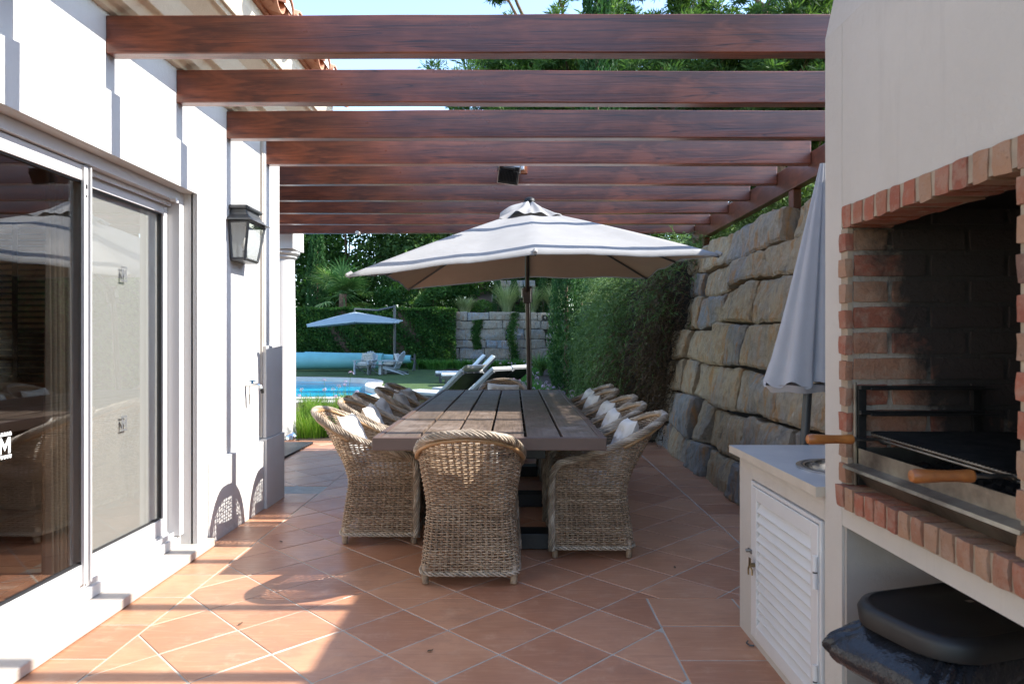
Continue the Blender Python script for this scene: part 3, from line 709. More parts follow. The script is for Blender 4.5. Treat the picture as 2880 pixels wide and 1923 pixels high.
# ------------------------------------------------------------------ floodlight
fy=BY0+4*BS
fl_=empty('floodlight',(-.04,fy,2.8),0,'black ribbed floodlight hanging from the pergola above the parasol','floodlight')
mb=MB(); mb.box(-.08,.118,fy-.022,fy-.002,2.775,2.865); mb.build('mounting_board',M['orange_wood'],fl_,bevel=.002)
mb=MB(); mb.box(-.004,.092,fy-.06,fy-.024,2.80,2.862); mb.build('junction_box',M['white_paint'],fl_,bevel=.006)
Mx=Matrix.Translation((-.045,fy-.13,2.735))@Matrix.Rotation(R(8),4,'Y')@Matrix.Rotation(R(24),4,'X')
mb=MB(); mb.box(-.085,.085,-.02,.02,-.075,.075,M=Mx)
for i in range(13): mb.box(-.075+i*.0125-.002,-.075+i*.0125+.002,-.055,-.019,-.06,.045,M=Mx)
mb.box(-.05,.05,-.045,-.018,.05,.07,M=Mx)
mb.build('lamp_body',M['blackmetal'],fl_,bevel=.003)
mb=MB(); mb.box(-.092,.092,-.004,.03,-.082,-.076,M=Mx); mb.box(-.092,-.086,-.004,.03,-.082,.082,M=Mx); mb.box(.086,.092,-.004,.03,-.082,.082,M=Mx); mb.build('rim',M['steel'],fl_)
mb=MB(); mb.tube([Mx@Vector((-.095,0,.02)),(-.135,fy-.10,2.84),(-.10,fy-.03,2.85)],.005,6); mb.tube([Mx@Vector((.095,0,.02)),(.06,fy-.06,2.83)],.005,6)
mb.tube([(.03,fy-.05,2.805),(-.02,fy-.09,2.79),(-.04,fy-.12,2.77)],.0035,6); mb.build('bracket',M['blackmetal'],fl_)
for ch in fl_.children: ch.matrix_parent_inverse=Matrix.Translation(-Vector(fl_.location))
# ================================================================== wicker armchairs
def lin(pts,t):
    for i in range(len(pts)-1):
        if t<=pts[i+1][0]:
            a,b=pts[i],pts[i+1]; u=(t-a[0])/(b[0]-a[0]) if b[0]>a[0] else 0; u=max(0,min(1,u)); return a[1]+(b[1]-a[1])*u
    return pts[-1][1]
def sm(pts,t):   # lightly smoothed
    e=.03; return (lin(pts,t-e)+2*lin(pts,t)+lin(pts,t+e))/4
Wp=[(0,.262),(.06,.262),(.385,.236),(.62,.268),(.9,.262)]
Bp=[(0,-.25),(.06,-.25),(.385,-.208),(.5,-.245),(.65,-.33),(.82,-.445),(.95,-.53)]
Rp=[(0,.07),(.06,.07),(.385,.09),(.62,.15),(.82,.215),(.95,.22)]
Hp=[(0,.83),(.12,.822),(.22,.80),(.32,.76),(.42,.71),(.52,.668),(.64,.628),(.78,.592),(.93,.565),(1,.545)]
YF=.245
def upath(z,n=200):
    w_,b,r=sm(Wp,z),sm(Bp,z),sm(Rp,z); P=[]
    for i in range(30): P.append((-w_,YF+(b+r-YF)*i/30))
    for i in range(20):
        a=PI+PI/2*i/20; P.append((-w_+r+r*math.cos(a),b+r+r*math.sin(a)))
    for i in range(20): P.append((-w_+r+(2*w_-2*r)*i/20,b))
    for i in range(20):
        a=1.5*PI+PI/2*i/20; P.append((w_-r+r*math.cos(a),b+r+r*math.sin(a)))
    for i in range(31): P.append((w_,b+r+(YF-b-r)*i/30))
    P=np.array(P); d=np.r_[0,np.cumsum(np.linalg.norm(np.diff(P,axis=0),axis=1))]; d/=d[-1]
    s=np.linspace(0,1,n); return np.stack([np.interp(s,d,P[:,0]),np.interp(s,d,P[:,1])],1)
NS=400; ZT=np.linspace(.02,.90,90); TAB=np.array([upath(z,NS+1) for z in ZT])
def pt(s,z):
    fz=(z-.02)/.88*89; i=int(max(0,min(88,math.floor(fz)))); u=fz-i; fs=s*NS; j=int(max(0,min(NS-1,math.floor(fs)))); v=fs-j
    p=(TAB[i,j]*(1-v)+TAB[i,j+1]*v)*(1-u)+(TAB[i+1,j]*(1-v)+TAB[i+1,j+1]*v)*u
    return Vector((p[0],p[1],z))
def nrm(s,z):
    e=.004; a=pt(max(0,s-e),z); b=pt(min(1,s+e),z); t=(b-a); n=Vector((-t.y,t.x,0)); 
    if n.length<1e-9: return Vector((0,1,0))
    n.normalize(); return -n
def Hh(s): return sm(Hp,abs(2*s-1))
def flat_strand(V,F,T,pts,nr,hw,th,tn,closed=False):
    """strand with a flattened diamond section: pts list, nr outward normals"""
    b=len(V); k=len(pts); up=Vector((0,0,1))
    for p,n in zip(pts,nr): V.extend([p+n*th,p+up*hw,p-n*th,p-up*hw])
    for i in range(k-1):
        for j in range(4): F.append((b+i*4+j,b+i*4+(j+1)%4,b+(i+1)*4+(j+1)%4,b+(i+1)*4+j)); T.append(tn)
NP=46
def weave_shell():
    V=[];F=[];T=[]
    rows=60; z0=.065; dz=.0127
    for r in range(rows):
        z=z0+r*dz
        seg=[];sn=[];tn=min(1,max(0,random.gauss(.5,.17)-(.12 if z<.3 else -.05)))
        K=NP*3
        def flush():
            nonlocal seg,sn
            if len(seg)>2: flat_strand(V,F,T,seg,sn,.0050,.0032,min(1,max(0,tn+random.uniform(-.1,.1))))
            seg=[];sn=[]
        for i in range(K+1):
            s=i/K
            zz=z+.0012*math.sin(i*.31+r*1.7)+.0015*math.sin(i*.07+r)
            if zz>Hh(s)-.012: flush(); continue
            ph=(i/3.0)*PI+r*PI
            n=nrm(s,zz); off=.0052*math.cos(ph)
            seg.append(pt(s,zz)+n*off); sn.append(n)
            if len(seg)>=60 and random.random()<.05:
                last,ln_=seg[-1],sn[-1]; flush(); tn=min(1,max(0,random.gauss(.5,.2))); seg=[last];sn=[ln_]
        flush()
    # double stakes
    for i in range(NP+1):
        for d in (-.0036,.0036):
            s=min(1,max(0,i/NP+d/1.45)); top=Hh(s)-.004; k=22; pts=[];nr=[]
            b=len(V)
            for q in range(k+1):
                z=.055+(top-.055)*q/k; n=nrm(s,z); t=Vector((-n.y,n.x,0)); p=pt(s,z)
                V.extend([p+n*.0028,p+t*.0034,p-n*.0028,p-t*.0034])
            tn=random.uniform(.15,.6)
            for q in range(k):
                for j in range(4): F.append((b+q*4+j,b+q*4+(j+1)%4,b+(q+1)*4+(j+1)%4,b+(q+1)*4+j)); T.append(tn)
    return V,F,T
def weave_flat(fn,nu,nv,hw=.0048,th=.003):
    """fn(u,v)->(p,n,vdir) ; strands run along u"""
    V=[];F=[];T=[]
    for r in range(nv+1):
        v=r/nv; b=len(V); K=nu*3; tn=min(1,max(0,random.gauss(.45,.18)))
        for i in range(K+1):
            p,n,vd=fn(i/K,v); off=.005*math.cos(i/3*PI+r*PI); c=p+n*off
            V.extend([c+n*th,c+vd*hw,c-n*th,c-vd*hw])
        for i in range(K):
            for j in range(4): F.append((b+i*4+j,b+i*4+(j+1)%4,b+(i+1)*4+(j+1)%4,b+(i+1)*4+j)); T.append(tn)
    for i in range(nu+1):
        u=i/nu; b=len(V); K=8
        for q in range(K+1):
            p,n,vd=fn(u,q/K); t=n.cross(vd); V.extend([p+n*.0028,p+t*.0045,p-n*.0028,p-t*.0045])
        for q in range(K):
            for j in range(4): F.append((b+q*4+j,b+q*4+(j+1)%4,b+(q+1)*4+(j+1)%4,b+(q+1)*4+j)); T.append(.3)
    return V,F,T
def resample(P,n):
    P=np.array([tuple(p) for p in P]); d=np.r_[0,np.cumsum(np.linalg.norm(np.diff(P,axis=0),axis=1))]; s=np.linspace(0,d[-1],n)
    return [Vector((np.interp(x,d,P[:,0]),np.interp(x,d,P[:,1]),np.interp(x,d,P[:,2]))) for x in s],d[-1]
def smoothpts(P,it=2):
    for _ in range(it): P=[P[0]]+[(P[i-1]+P[i]*2+P[i+1])/4 for i in range(1,len(P)-1)]+[P[-1]]
    return P
def braid(mb,P,R_,r,K,pitch,n=6,rows=None,flat=1.0,seed=1,crossing=True):
    Pr,Ln=resample(P,rows or int(len(P)*1)); Pr=smoothpts(Pr,2); k=len(Pr)
    fr=None; frames=[]
    for i in range(k):
        t=(Pr[min(i+1,k-1)]-Pr[max(i-1,0)]).normalized()
        if fr is None: fr=t.cross(Vector((0,0,1)) if abs(t.z)<.9 else Vector((0,1,0))).normalized()
        fr=(fr-t*fr.dot(t)).normalized(); frames.append((fr,t.cross(fr)))
    rr=random.Random(seed)
    for q in range(K):
        pts=[]
        for i in range(k):
            a=2*PI*(q/K+i/(k-1)*Ln/pitch); x,y=frames[i]
            rad=R_*(1+.12*math.sin(a*2.0+q))
            pts.append(Pr[i]+x*math.cos(a)*rad+y*math.sin(a)*rad*flat)
        mb.tube(pts,r,n,c=min(1,max(0,rr.gauss(.5,.25))))
def make_chair():
    root=empty('wicker_armchair',(0,0,0))
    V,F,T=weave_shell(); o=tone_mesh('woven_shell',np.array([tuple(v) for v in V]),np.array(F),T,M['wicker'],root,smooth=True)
    def fa(u,v): return Vector((-.236+.472*u,YF-.006,.07+.30*v)),Vector((0,1,0)),Vector((0,0,1))
    V,F,T=weave_flat(fa,16,24); tone_mesh('front_apron',np.array([tuple(v) for v in V]),np.array(F),T,M['wicker'],root,smooth=True)
    def fs(u,v): return Vector((-.228+.456*u,-.19+.425*v,.385)),Vector((0,0,1)),Vector((0,1,0))
    V,F,T=weave_flat(fs,16,30,.0062,.003); tone_mesh('woven_seat',np.array([tuple(v) for v in V]),np.array(F),T,M['wicker'],root,smooth=True)
    # rim braid: floor -> arm -> back -> arm -> floor
    P=[]
    for z in np.linspace(.045,.50,16): P.append(pt(0,float(z)))
    P.append(pt(.004,.53)+Vector((0,-.004,0)))
    for s in np.linspace(.022,.978,110):
        s=float(s); z=Hh(s); n=nrm(s,z); c=1-abs(2*s-1); P.append(pt(s,z)+n*(.004+.012*min(1,c*1.5))+Vector((0,0,.004)))
    P.append(pt(.996,.53)+Vector((0,-.004,0)))
    for z in np.linspace(.50,.045,16): P.append(pt(1,float(z)))
    P=smoothpts(P,3)
    mb=MB(); braid(mb,P,.0165,.0062,8,.20,6,rows=230)
    mb.build('rim_braid',M['braid'],root,smooth=True,fixn=False,sharp=0)
    # smooth cane pole beneath the back of the rim
    Q=[]
    for s in np.linspace(.27,.73,50):
        s=float(s); z=Hh(s)-.030; Q.append(pt(s,z)+nrm(s,z)*.020)
    mb=MB(); mb.tube(smoothpts(Q,2),.0115,8,.6)
    Q=[]
    for s in np.linspace(.0,1,90):
        s=float(s); z=Hh(s)-.006; Q.append(pt(s,z))
    mb.tube(smoothpts(Q,1),.012,6,.6)
    mb.build('cane_frame',M['core_cane'],root,smooth=True,fixn=False,sharp=0)
    mb=MB(); Q=[pt(float(s),.062)+nrm(float(s),.062)*.002 for s in np.linspace(0,1,110)]
    braid(mb,Q,.0085,.0055,3,.09,6,rows=200)
    braid(mb,[Vector((-.255,YF,.062)),Vector((0,YF,.062)),Vector((.255,YF,.062))],.0085,.0055,3,.09,6,rows=60)
    mb.build('seat_edge_braid',M['braid'],root,smooth=True,fixn=False,sharp=0); mb=MB()
    braid(mb,[Vector((-.235,YF,.385)),Vector((0,YF+.003,.385)),Vector((.235,YF,.385))],.009,.0055,3,.09,6,rows=60)
    mb.build('seat_edge_braid',M['braid'],root,smooth=True,fixn=False,sharp=0)
    for sx in (-1,1):
        for sy in (-1,1):
            x,y=sx*.235,(.225 if sy>0 else -.215); mb=MB()
            mb.tube([(x,y,.10),(x*1.01,y,.001)],[.019,.015],10,.5)
            hp=[(x*(1+.01*(1-q/72))+.0185*(1-.15*q/72)*math.cos(q*.75),y+.0185*(1-.15*q/72)*math.sin(q*.75),.058-.055*q/72) for q in range(73)]
            mb.tube(hp,.0034,5,.6); mb.build('leg',M['wicker'],root,smooth=True,fixn=False,sharp=0)
    return root
proto=make_chair()
def pillow_mesh(w_,h_,t,n=22,tufts=True,seed=0):
    mb=MB(); V=[];F=[]; rr=random.Random(seed)
    tf=[(0,0),(-.45,-.45),(.45,-.45),(-.45,.45),(.45,.45),(0,-.5),(0,.5),(-.5,0),(.5,0)] if tufts else []
    for side in (1,-1):
        for i in range(n+1):
            for j in range(n+1):
                u=2*i/n-1; v=2*j/n-1
                prof=max(0,(1-abs(u)**3.2))**.55*max(0,(1-abs(v)**3.2))**.55
                d=t/2*prof
                for (a,b) in tf:
                    q=((u-a)**2+(v-b)**2); d*=1-.72*math.exp(-q/.018)-.12*math.exp(-q/.08)
                d+=.004*noise.noise(Vector((u*3+seed,v*3,side*2)))*prof
                ed=1-.05*(abs(u)**2*(1-abs(v)**2)+0)-.0
                V.append((u*w_/2*(1-.06*(1-v*v)*abs(u)),v*h_/2*(1-.06*(1-u*u)*abs(v)),side*d))
    k=(n+1)**2
    for sd in range(2):
        for i in range(n):
            for j in range(n):
                a=sd*k+i*(n+1)+j; q=[a,a+n+1,a+n+2,a+1]; F.append(q if sd==0 else q[::-1])
    mb.add(V,F); return mb
PM=[pillow_mesh(.37,.37,.13,seed=i) for i in range(4)]
SC=pillow_mesh(.42,.42,.075,18,False,9)
used=[0]
def place_chair(x,y,rz,label,sub,tilt=0):
    global proto
    seatlab=sub.replace('cream pillow barely showing above the near end chair back','on the chair at the near table end').replace('cream tufted pillow ','').replace('cream pillow ','').replace('in the','on the')
    if used[0]==0: c=proto
    else: c=copy_tree(proto)
    used[0]+=1
    c.location=(x,y,.006); c.rotation_euler=(0,0,rz+R(tilt)); tag(c,label,'armchair',group='wicker armchairs around the dining table')
    Mc=Matrix.Translation(c.location)@Matrix.Rotation(c.rotation_euler.z,4,'Z')
    c['local']=1
    # back pillow: stands on the seat pad, leaning on the back
    jx=random.uniform(-.03,.03); jr=R(random.uniform(-12,12))
    p=PM[used[0]%4].build('pillow',M['pillow'],smooth=True,sharp=0)
    p.matrix_world=Mc@Matrix.Translation((jx,-.205,.625))@Matrix.Rotation(R(113),4,'X')@Matrix.Rotation(jr*.6,4,'Z')
    tag(p,sub,'pillow',group='cream pillows on the wicker armchairs')
    s=SC.build('seat_cushion',M['pillow'],smooth=True,sharp=0); s.matrix_world=Mc@Matrix.Translation((0,.015,.425))
    tag(s,'flat cream seat cushion '+seatlab,'seat cushion',group='seat cushions on the wicker armchairs')
LY=[4.60,5.27,5.86,6.55,7.14]; LX=[-.862,-.86,-.885,-.842,-.86]; RY=[4.32,4.98,5.60,6.35,6.98]; RX=[.478,.475,.525,.49,.53]
ordn=['nearest','second','third','fourth','farthest']
place_chair(-.235,3.855,0,'wicker armchair at the near end of the table with its back to the camera','cream pillow barely showing above the near end chair back')
for i in range(5):
    place_chair(LX[i],LY[i],-PI/2,f'{ordn[i]} wicker armchair in the left row, on the pool side of the table',f'cream tufted pillow in the {ordn[i]} wicker chair of the left row',random.uniform(-4,4))
for i in range(5):
    place_chair(RX[i],RY[i],PI/2,f'{ordn[i]} wicker armchair in the right row, on the stone wall side of the table',f'cream tufted pillow in the {ordn[i]} wicker chair of the right row',random.uniform(-4,4))
place_chair(-.12,7.62,PI,'wicker armchair at the far end of the table facing the camera','cream pillow in the wicker chair at the far table end')
# ================================================================== dining table
TX0,TX1,TY0,TY1,TZ=-.787,.516,3.79,7.51,.76
tb=empty('dining_table',(-.1355,5.65,0),0,'long brown plank dining table with dark trestle feet under the pergola','table')
gaps=[-.532,-.332,-.1325,.067,.272]
edges=[TX0+.034]+gaps+[TX1-.034]
for i in range(6):
    a,b=edges[i]+(.008 if i else .002),edges[i+1]-(.008 if i<5 else .002)
    mb=MB(); n=24; pr=None; vs=[];fs=[]
    for q in range(n+1):
        y=TY0+.036+(TY1-TY0-.072)*q/n; z=TZ-.002+.0015*math.sin(q*.5+i*2); cup=.0015
        vs+= [(a,y,z-.032),(b,y,z-.032),(b,y,z),((a+b)/2,y,z-cup),(a,y,z)]
    for q in range(n):
        for j in range(5): fs.append([q*5+j,q*5+(j+1)%5,(q+1)*5+(j+1)%5,(q+1)*5+j])
    fs.append([0,1,2,3,4]); fs.append([n*5+j for j in (4,3,2,1,0)])
    mb.add(vs,fs,random.random()); mb.build('plank',M['plank'],tb,bevel=.004)
mb=MB(); e=.034; z0,z1=TZ-.070,TZ+.002
mb.box(TX0,TX1,TY0,TY0+e,z0,z1); mb.box(TX0,TX1,TY1-e,TY1,z0,z1); mb.box(TX0,TX0+e,TY0+e+.001,TY1-e-.001,z0,z1); mb.box(TX1-e,TX1,TY0+e+.001,TY1-e-.001,z0,z1)
mb.build('edge_frame',M['apron'],tb,bevel=.004)
mb=MB()
for y in (4.3,5.4,6.6,7.1): mb.box(TX0+.04,TX1-.04,y,y+.09,TZ-.11,TZ-.040)
mb.build('cross_rail',M['dark_wood'],tb)
for y in (4.24,5.32,6.5):
    mb=MB(); xa,xb_=-.50,.225
    mb.box(xa,xb_,y,y+.17,.006,.10); mb.box(-.30,.02,y+.03,y+.14,.102,.17); 
    for xx in (-.245,-.085): mb.box(xx,xx+.06,y+.05,y+.12,.172,TZ-.112)
    mb.box(-.47,.20,y+.04,y+.13,TZ-.20,TZ-.112)
    mb.build('trestle',M['dark_wood'],tb,bevel=.004)
mb=MB(); mb.box(-.165,-.105,4.35,6.7,.28,.36); mb.build('stretcher',M['dark_wood'],tb,bevel=.004)
# ================================================================== big parasol
um=empty('parasol',(.165,7.68,0),0,'large open ivory parasol with dark pole beyond the far end of the table','parasol')
S2=1.425; UC=Vector((.165,6.66,0))
def uz(x,y):     # rim plane, slightly tipped
    return 1.985+.046*(x-UC.x)+.03*(y-UC.y)
apex=Vector((UC.x-.01,6.66,2.585))
tips=[]
for k in range(8):
    a=[(-1,-1),(0,-1.0),(1,-1),(1.0,0),(1,1),(0,1.0),(-1,1),(-1.0,0)][k]
    x,y=UC.x+a[0]*S2,UC.y+a[1]*S2; z=uz(x,y)+(.035 if k%2 else -.045); 
    if k==0: z-=.03; x-=.02; 
    tips.append(Vector((x,y,z)))
def canopy(tips,apex,name,mat,parent,r0=.0,r1=1.0,sag=.03,fold=.0,valance=.0,n=14,m=14,lift=0,holes=0,seed=0):
    V=[];F=[];K=len(tips)
    for k in range(K):
        a=tips[k]; b=tips[(k+1)%K]
        for i in range(n+1):
            r=r0+(r1-r0)*i/n
            for j in range(m+1):
                t=j/m; e=a.lerp(b,t); s=4*t*(1-t)
                # rim edge is pulled in between ribs
                e=e+(Vector((apex.x,apex.y,e.z))-e)*.018*s
                p=apex.lerp(e,r); p.z+=.014*math.sin(r*PI)*(1 if name!='vent_cap' else .3)-sag*s*math.sin(min(1,r*1.1)*PI)*.5+lift
                wv=fold*s*(noise.noise(Vector((p.x*2.2+seed,p.y*2.2,0)))+.5*noise.noise(Vector((p.x*6,p.y*6+seed,3))))
                # tension folds radiating along the panel
                wv+=fold*.35*s*math.sin(t*9+k*2+3*r)*r
                p.z+=wv; V.append(p)
        b0=k*(n+1)*(m+1)
        for i in range(n):
            for j in range(m):
                q=b0+i*(m+1)+j; F.append([q,q+1,q+m+2,q+m+1])
    mb=MB(); mb.add(V,F)
    me=mb.build(name,mat,parent,smooth=True,fixn=False,sharp=0)
    bm=bmesh.new(); bm.from_mesh(me.data); bmesh.ops.remove_doubles(bm,verts=bm.verts,dist=.0008); bmesh.ops.recalc_face_normals(bm,faces=bm.faces)
    # rim hem hanging down
    if valance:
        ed=[e for e in bm.edges if e.is_boundary and ((e.verts[0].co.xy-apex.xy).length>.6)]
        g=bmesh.ops.extrude_edge_only(bm,edges=ed); 
        for v in g['geom']:
            if isinstance(v,bmesh.types.BMVert): v.co.z-=valance; 
    bm.to_mesh(me.data); bm.free(); me.data.polygons.foreach_set('use_smooth',np.ones(len(me.data.polygons),dtype=bool))
    return me
canopy(tips,apex,'canopy',M['canopy'],um,.07,1,.012,.016,.017)
canopy(tips,apex,'canopy_underside_tint',M['underside_tint'],um,.07,.995,.012,.016,.0,lift=-.007)  # second sheet under the canopy, carrying the bounce-light brown
vt=[Vector((apex.x+(t.x-apex.x)*.205,apex.y+(t.y-apex.y)*.205,apex.z+(t.z-apex.z)*.205+.022+.016*math.sin(i*2.3))) for i,t in enumerate(tips)]
canopy(vt,apex+Vector((0,0,.055)),'vent_cap',M['canopy'],um,.02,1,.01,.075,.01,seed=5)
mb=MB(); mb.lathe([(.0,2.70),(.022,2.698),(.05,2.68),(.055,2.655),(.03,2.645),(.03,2.60)],apex.x,apex.y,20); mb.build('finial',M['black_plastic'],um,smooth=True)
hub=Vector((.135,6.78,2.17))
for i,t in enumerate(tips):
    up_=apex.lerp(t,1.0)-Vector((0,0,.02)); a=apex+Vector((0,0,-.045)); mb=MB()
    pts=[]
    for q in range(9):
        r=.03+.96*q/8; p=apex.lerp(t,r); p.z+=.014*math.sin(r*PI)-.026; pts.append(p)
    mb.tube(pts,.0095,6); rb=mb.build('rib',M['anthracite'],um,smooth=True)
    mb=MB(); p=apex.lerp(t,.46); p.z+=.01; mb.tube([hub,p],.008,6); mb.build('strut',M['anthracite'],rb)
    mb=MB(); q=Vector(t); mb.tube([q+(apex-q).normalized()*.045,q-(apex-q).normalized()*.006],[.020,.014],8); mb.build('rib_pocket',M['canopy'],rb,smooth=True)
mb=MB(); mb.lathe([(.0,2.14),(.05,2.145),(.075,2.165),(.075,2.185),(.04,2.20),(.03,2.23),(0,2.235)],hub.x,hub.y,20); mb.tube([hub,apex],.02,12); mb.build('hub',M['black_plastic'],um,smooth=True)
elb=Vector((.147,7.44,1.83))
mb=MB(); mb.tube([elb,(.141,7.10,2.02),hub+Vector((0,.02,.0))],.024,14); mb.build('upper_pole',M['bronze'],um,smooth=True)
mb=MB(); mb.tube([(.185,7.70,.05),(.150,7.46,1.85)],.0265,18); mb.build('pole',M['bronze'],um,smooth=True)
# pale reflective side rail on the pole
mb=MB(); mb.tube([(.206,7.695,.05),(.171,7.455,1.80)],.012,10); mb.build('side_rail',M['steel'],um,smooth=True)
Mc=Matrix.Translation(elb+Vector((0,.0,-.03)))@Matrix.Rotation(R(12),4,'X')
mb=MB(); mb.box(-.045,.045,-.035,.035,-.09,.09,M=Mc); mb.build('crank_box',M['bronze'],um,bevel=.01)
mb=MB(); mb.box(.030,.055,-.04,.03,-.08,.085,M=Mc); mb.box(-.062,-.046,-.03,.02,-.03,.07,M=Mc); mb.build('joint_cover',M['steel'],um,bevel=.008)
mb=MB(); mb.tube([Mc@Vector((-.05,0,-.05)),Mc@Vector((-.085,-.01,-.05)),Mc@Vector((-.09,-.02,-.09))],.008,8); mb.tube([Mc@Vector((-.085,-.02,-.09)),Mc@Vector((-.125,-.02,-.09))],.012,8); mb.build('crank_handle',M['black_plastic'],um)
mb=MB(); mb.lathe([(.30,.008),(.30,.05),(.27,.06),(.06,.07),(.055,.30),(.035,.31),(.03,.32)],.185,7.98,24); mb.box(.17,.20,7.70,7.96,.05,.10); mb.build('base',M['bronze'],um,smooth=True)
# ================================================================== folded parasol beside the stone wall
fu=empty('folded_parasol',(1.42,3.52,0),0,'closed pale grey parasol leaning between the stone wall and the barbecue','parasol')
A=Vector((1.425,3.46,.03)); T=Vector((1.585,3.50,2.24)); ax=(T-A)
def on(t): return A+ax*t
mb=MB(); mb.tube([A,on(.55)],.022,14); mb.build('pole',M['anthracite'],fu,smooth=True)
V=[];n=64;m=30
for j in range(m+1):
    t=j/m; c=on(lerp(.475,.985,t)); rad=lerp(.150,.012,t**.85)
    for i in range(n):
        a=2*PI*i/n; s=1+.055*math.sin(a*6+.6*math.sin(t*2))+.035*math.sin(a*9+1.5+t)-.05*math.sin(a*4+2+t)-.30*math.exp(-((a-5.05-.1*t)/.10)**2)-.10*math.exp(-((a-3.9+.2*t)/.16)**2)
        rr=rad*s
        sl=-.03*(1-t)*math.sin(a*7) if j<3 else 0
        V.append(c+Vector((rr*1.12*math.cos(a)-.06*(1-t),rr*.9*math.sin(a),sl*.6)))
F=[[j*n+i,j*n+(i+1)%n,(j+1)*n+(i+1)%n,(j+1)*n+i] for j in range(m) for i in range(n)]
mb=MB(); mb.add(V,F); cv=mb.build('closed_canopy',M['folded'],fu,smooth=True,sharp=0)
mb=MB()
for q in range(3):
    V=[];F=[]
    for j in range(5):
        c=on(.474+.006*q-.0); rad=(.150-.02*q)*(1-.04*j)
        for i in range(n):
            a=2*PI*i/n; rr=rad*(1+.06*math.sin(a*6+q)); V.append(c+Vector((rr*1.1*math.cos(a)-.055,rr*.85*math.sin(a),-.012*q-.009*j+.004*math.sin(a*5+q))))
    F=[[j*n+i,j*n+(i+1)%n,(j+1)*n+(i+1)%n,(j+1)*n+i] for j in range(4) for i in range(n)]
    mb.add(V,F)
mb.build('hem_folds',M['folded'],cv,smooth=True,sharp=0)
mb=MB(); mb.lathe([(.24,.008),(.24,.05),(.05,.07),(.04,.3),(.03,.31)],A.x,A.y,20); mb.build('base',M['anthracite'],fu,smooth=True)
# ================================================================== barbecue
bq=empty('barbecue',(1.3,1.7,0),0,'plastered brick barbecue with a sooty firebox on the right','barbecue')
BX=1.022; Y0,Y1=1.376,2.079; YE=2.240; YN=.35
def bbox(mb,*a): mb.box(*a)
NZ=.727
mb=MB()
mb.box(BX,1.78,2.126,YE,0,2.285)                    # far pier
mb.box(BX,1.78,YN,1.325,.728,2.285)                 # near pier above niche
mb.box(BX,1.78,YN,.55,0,.726)                      # near foot
mb.box(BX,1.78,1.327,2.124,NZ,.792)                # band under the sill
mb.box(BX,1.78,1.327,2.124,1.714,2.285)             # breast above lintel
mb.box(1.6,1.78,.552,2.124,0,.725)
mb.build('masonry',M['plaster_bbq'],bq)
mb=MB() # tapering hood
z0,z1=2.2855,3.6
a=[(BX,YN,z0),(1.78,YN,z0),(1.78,YE,z0),(BX,YE,z0)]; tz=[(BX+.148,YN+.2,z1),(1.75,YN+.2,z1),(1.75,YE-.356,z1),(BX+.148,YE-.356,z1)]
mb.add(a+tz,[[0,1,2,3],[4,5,6,7],[0,1,5,4],[1,2,6,5],[2,3,7,6],[3,0,4,7]]); mb.build('hood',M['plaster_bbq'],bq)
mb=MB(); mb.box(1.03,1.595,2.112,2.1235,.0,.7255); mb.box(1.585,1.598,.56,2.11,0,.7255); mb.build('niche_lining',M['plaster_grey'],bq)
def brick(mb,x0,x1,y0,y1,z0,z1,tn=None,j=.0035,seg=3):
    """slightly battered brick as a displaced subdivided box"""
    tn=random.random() if tn is None else tn
    n=seg; sd=random.uniform(0,99)
    def P(u,v,w_):
        p=Vector((lerp(x0,x1,u),lerp(y0,y1,v),lerp(z0,z1,w_))); c=Vector(((x0+x1)/2,(y0+y1)/2,(z0+z1)/2))
        e=sum(1 for q in (u,v,w_) if q<.01 or q>.99)
        if e>=2: p+= (c-p).normalized()*.0014*(e-1)
        p+=Vector([noise.noise(p*22+Vector((sd,k*7,0))) for k in range(3)])*j
        return p
    for ax in range(3):
        for sd_ in (0,1):
            vs=[];
            for i in range(n+1):
                for k in range(n+1):
                    q=[0,0,0]; q[ax]=sd_; q[(ax+1)%3]=i/n; q[(ax+2)%3]=k/n; vs.append(P(*q))
            fs=[]
            for i in range(n):
                for k in range(n):
                    a_=i*(n+1)+k; f=[a_,a_+n+1,a_+n+2,a_+1]; fs.append(f if sd_ else f[::-1])
            mb.add(vs,fs,tn)
# sill: soldier bricks on edge
mb=MB(); y=1.20; 
while y<2.10:
    wd=.043+random.uniform(-.002,.004); brick(mb,.993,1.16,y,min(y+wd,2.128),.7955,.861+random.uniform(-.003,.003),j=.005); y+=wd+.0135
sl=mb.build('sill_bricks',M['brick'],bq,smooth=True,fixn=False,sharp=35)
mb=MB(); mb.box(1.001,1.16,1.18,2.112,.793,.8555); mb.build('sill_mortar',M['mortar'],bq)
# lintel
mb=MB(); y=1.33
while y<2.115:
    wd=.05+random.uniform(-.004,.004); brick(mb,1.014,1.15,y,min(y+wd,2.126),1.646+random.uniform(-.003,.003),1.713,j=.004); y+=wd+.016
mb.build('lintel_bricks',M['brick'],bq,smooth=True,fixn=False,sharp=35)
mb=MB(); mb.box(1.0185,1.155,1.329,2.1225,1.651,1.712); mb.build('lintel_mortar',M['mortar'],bq)
# jambs (brick ends showing)
mb=MB(); nj=MB(); z=.865; k=0
while z<1.64:
    h_=.058; 
    brick(mb,1.011,1.034,2.080,2.126,z,min(z+h_,1.643),j=.004); brick(nj,1.011,1.034,1.327,1.375,z,min(z+h_,1.643),j=.004); z+=h_+.0205; k+=1
for q in (mb,nj): q.build('jamb_bricks',M['brick'],bq,smooth=True,fixn=False,sharp=35)
for yy in ((2.0825,2.1235),(1.3285,1.3715)): mb=MB(); mb.box(1.0185,1.0335,*yy,.862,1.645); mb.build('jamb_mortar',M['mortar'],bq)
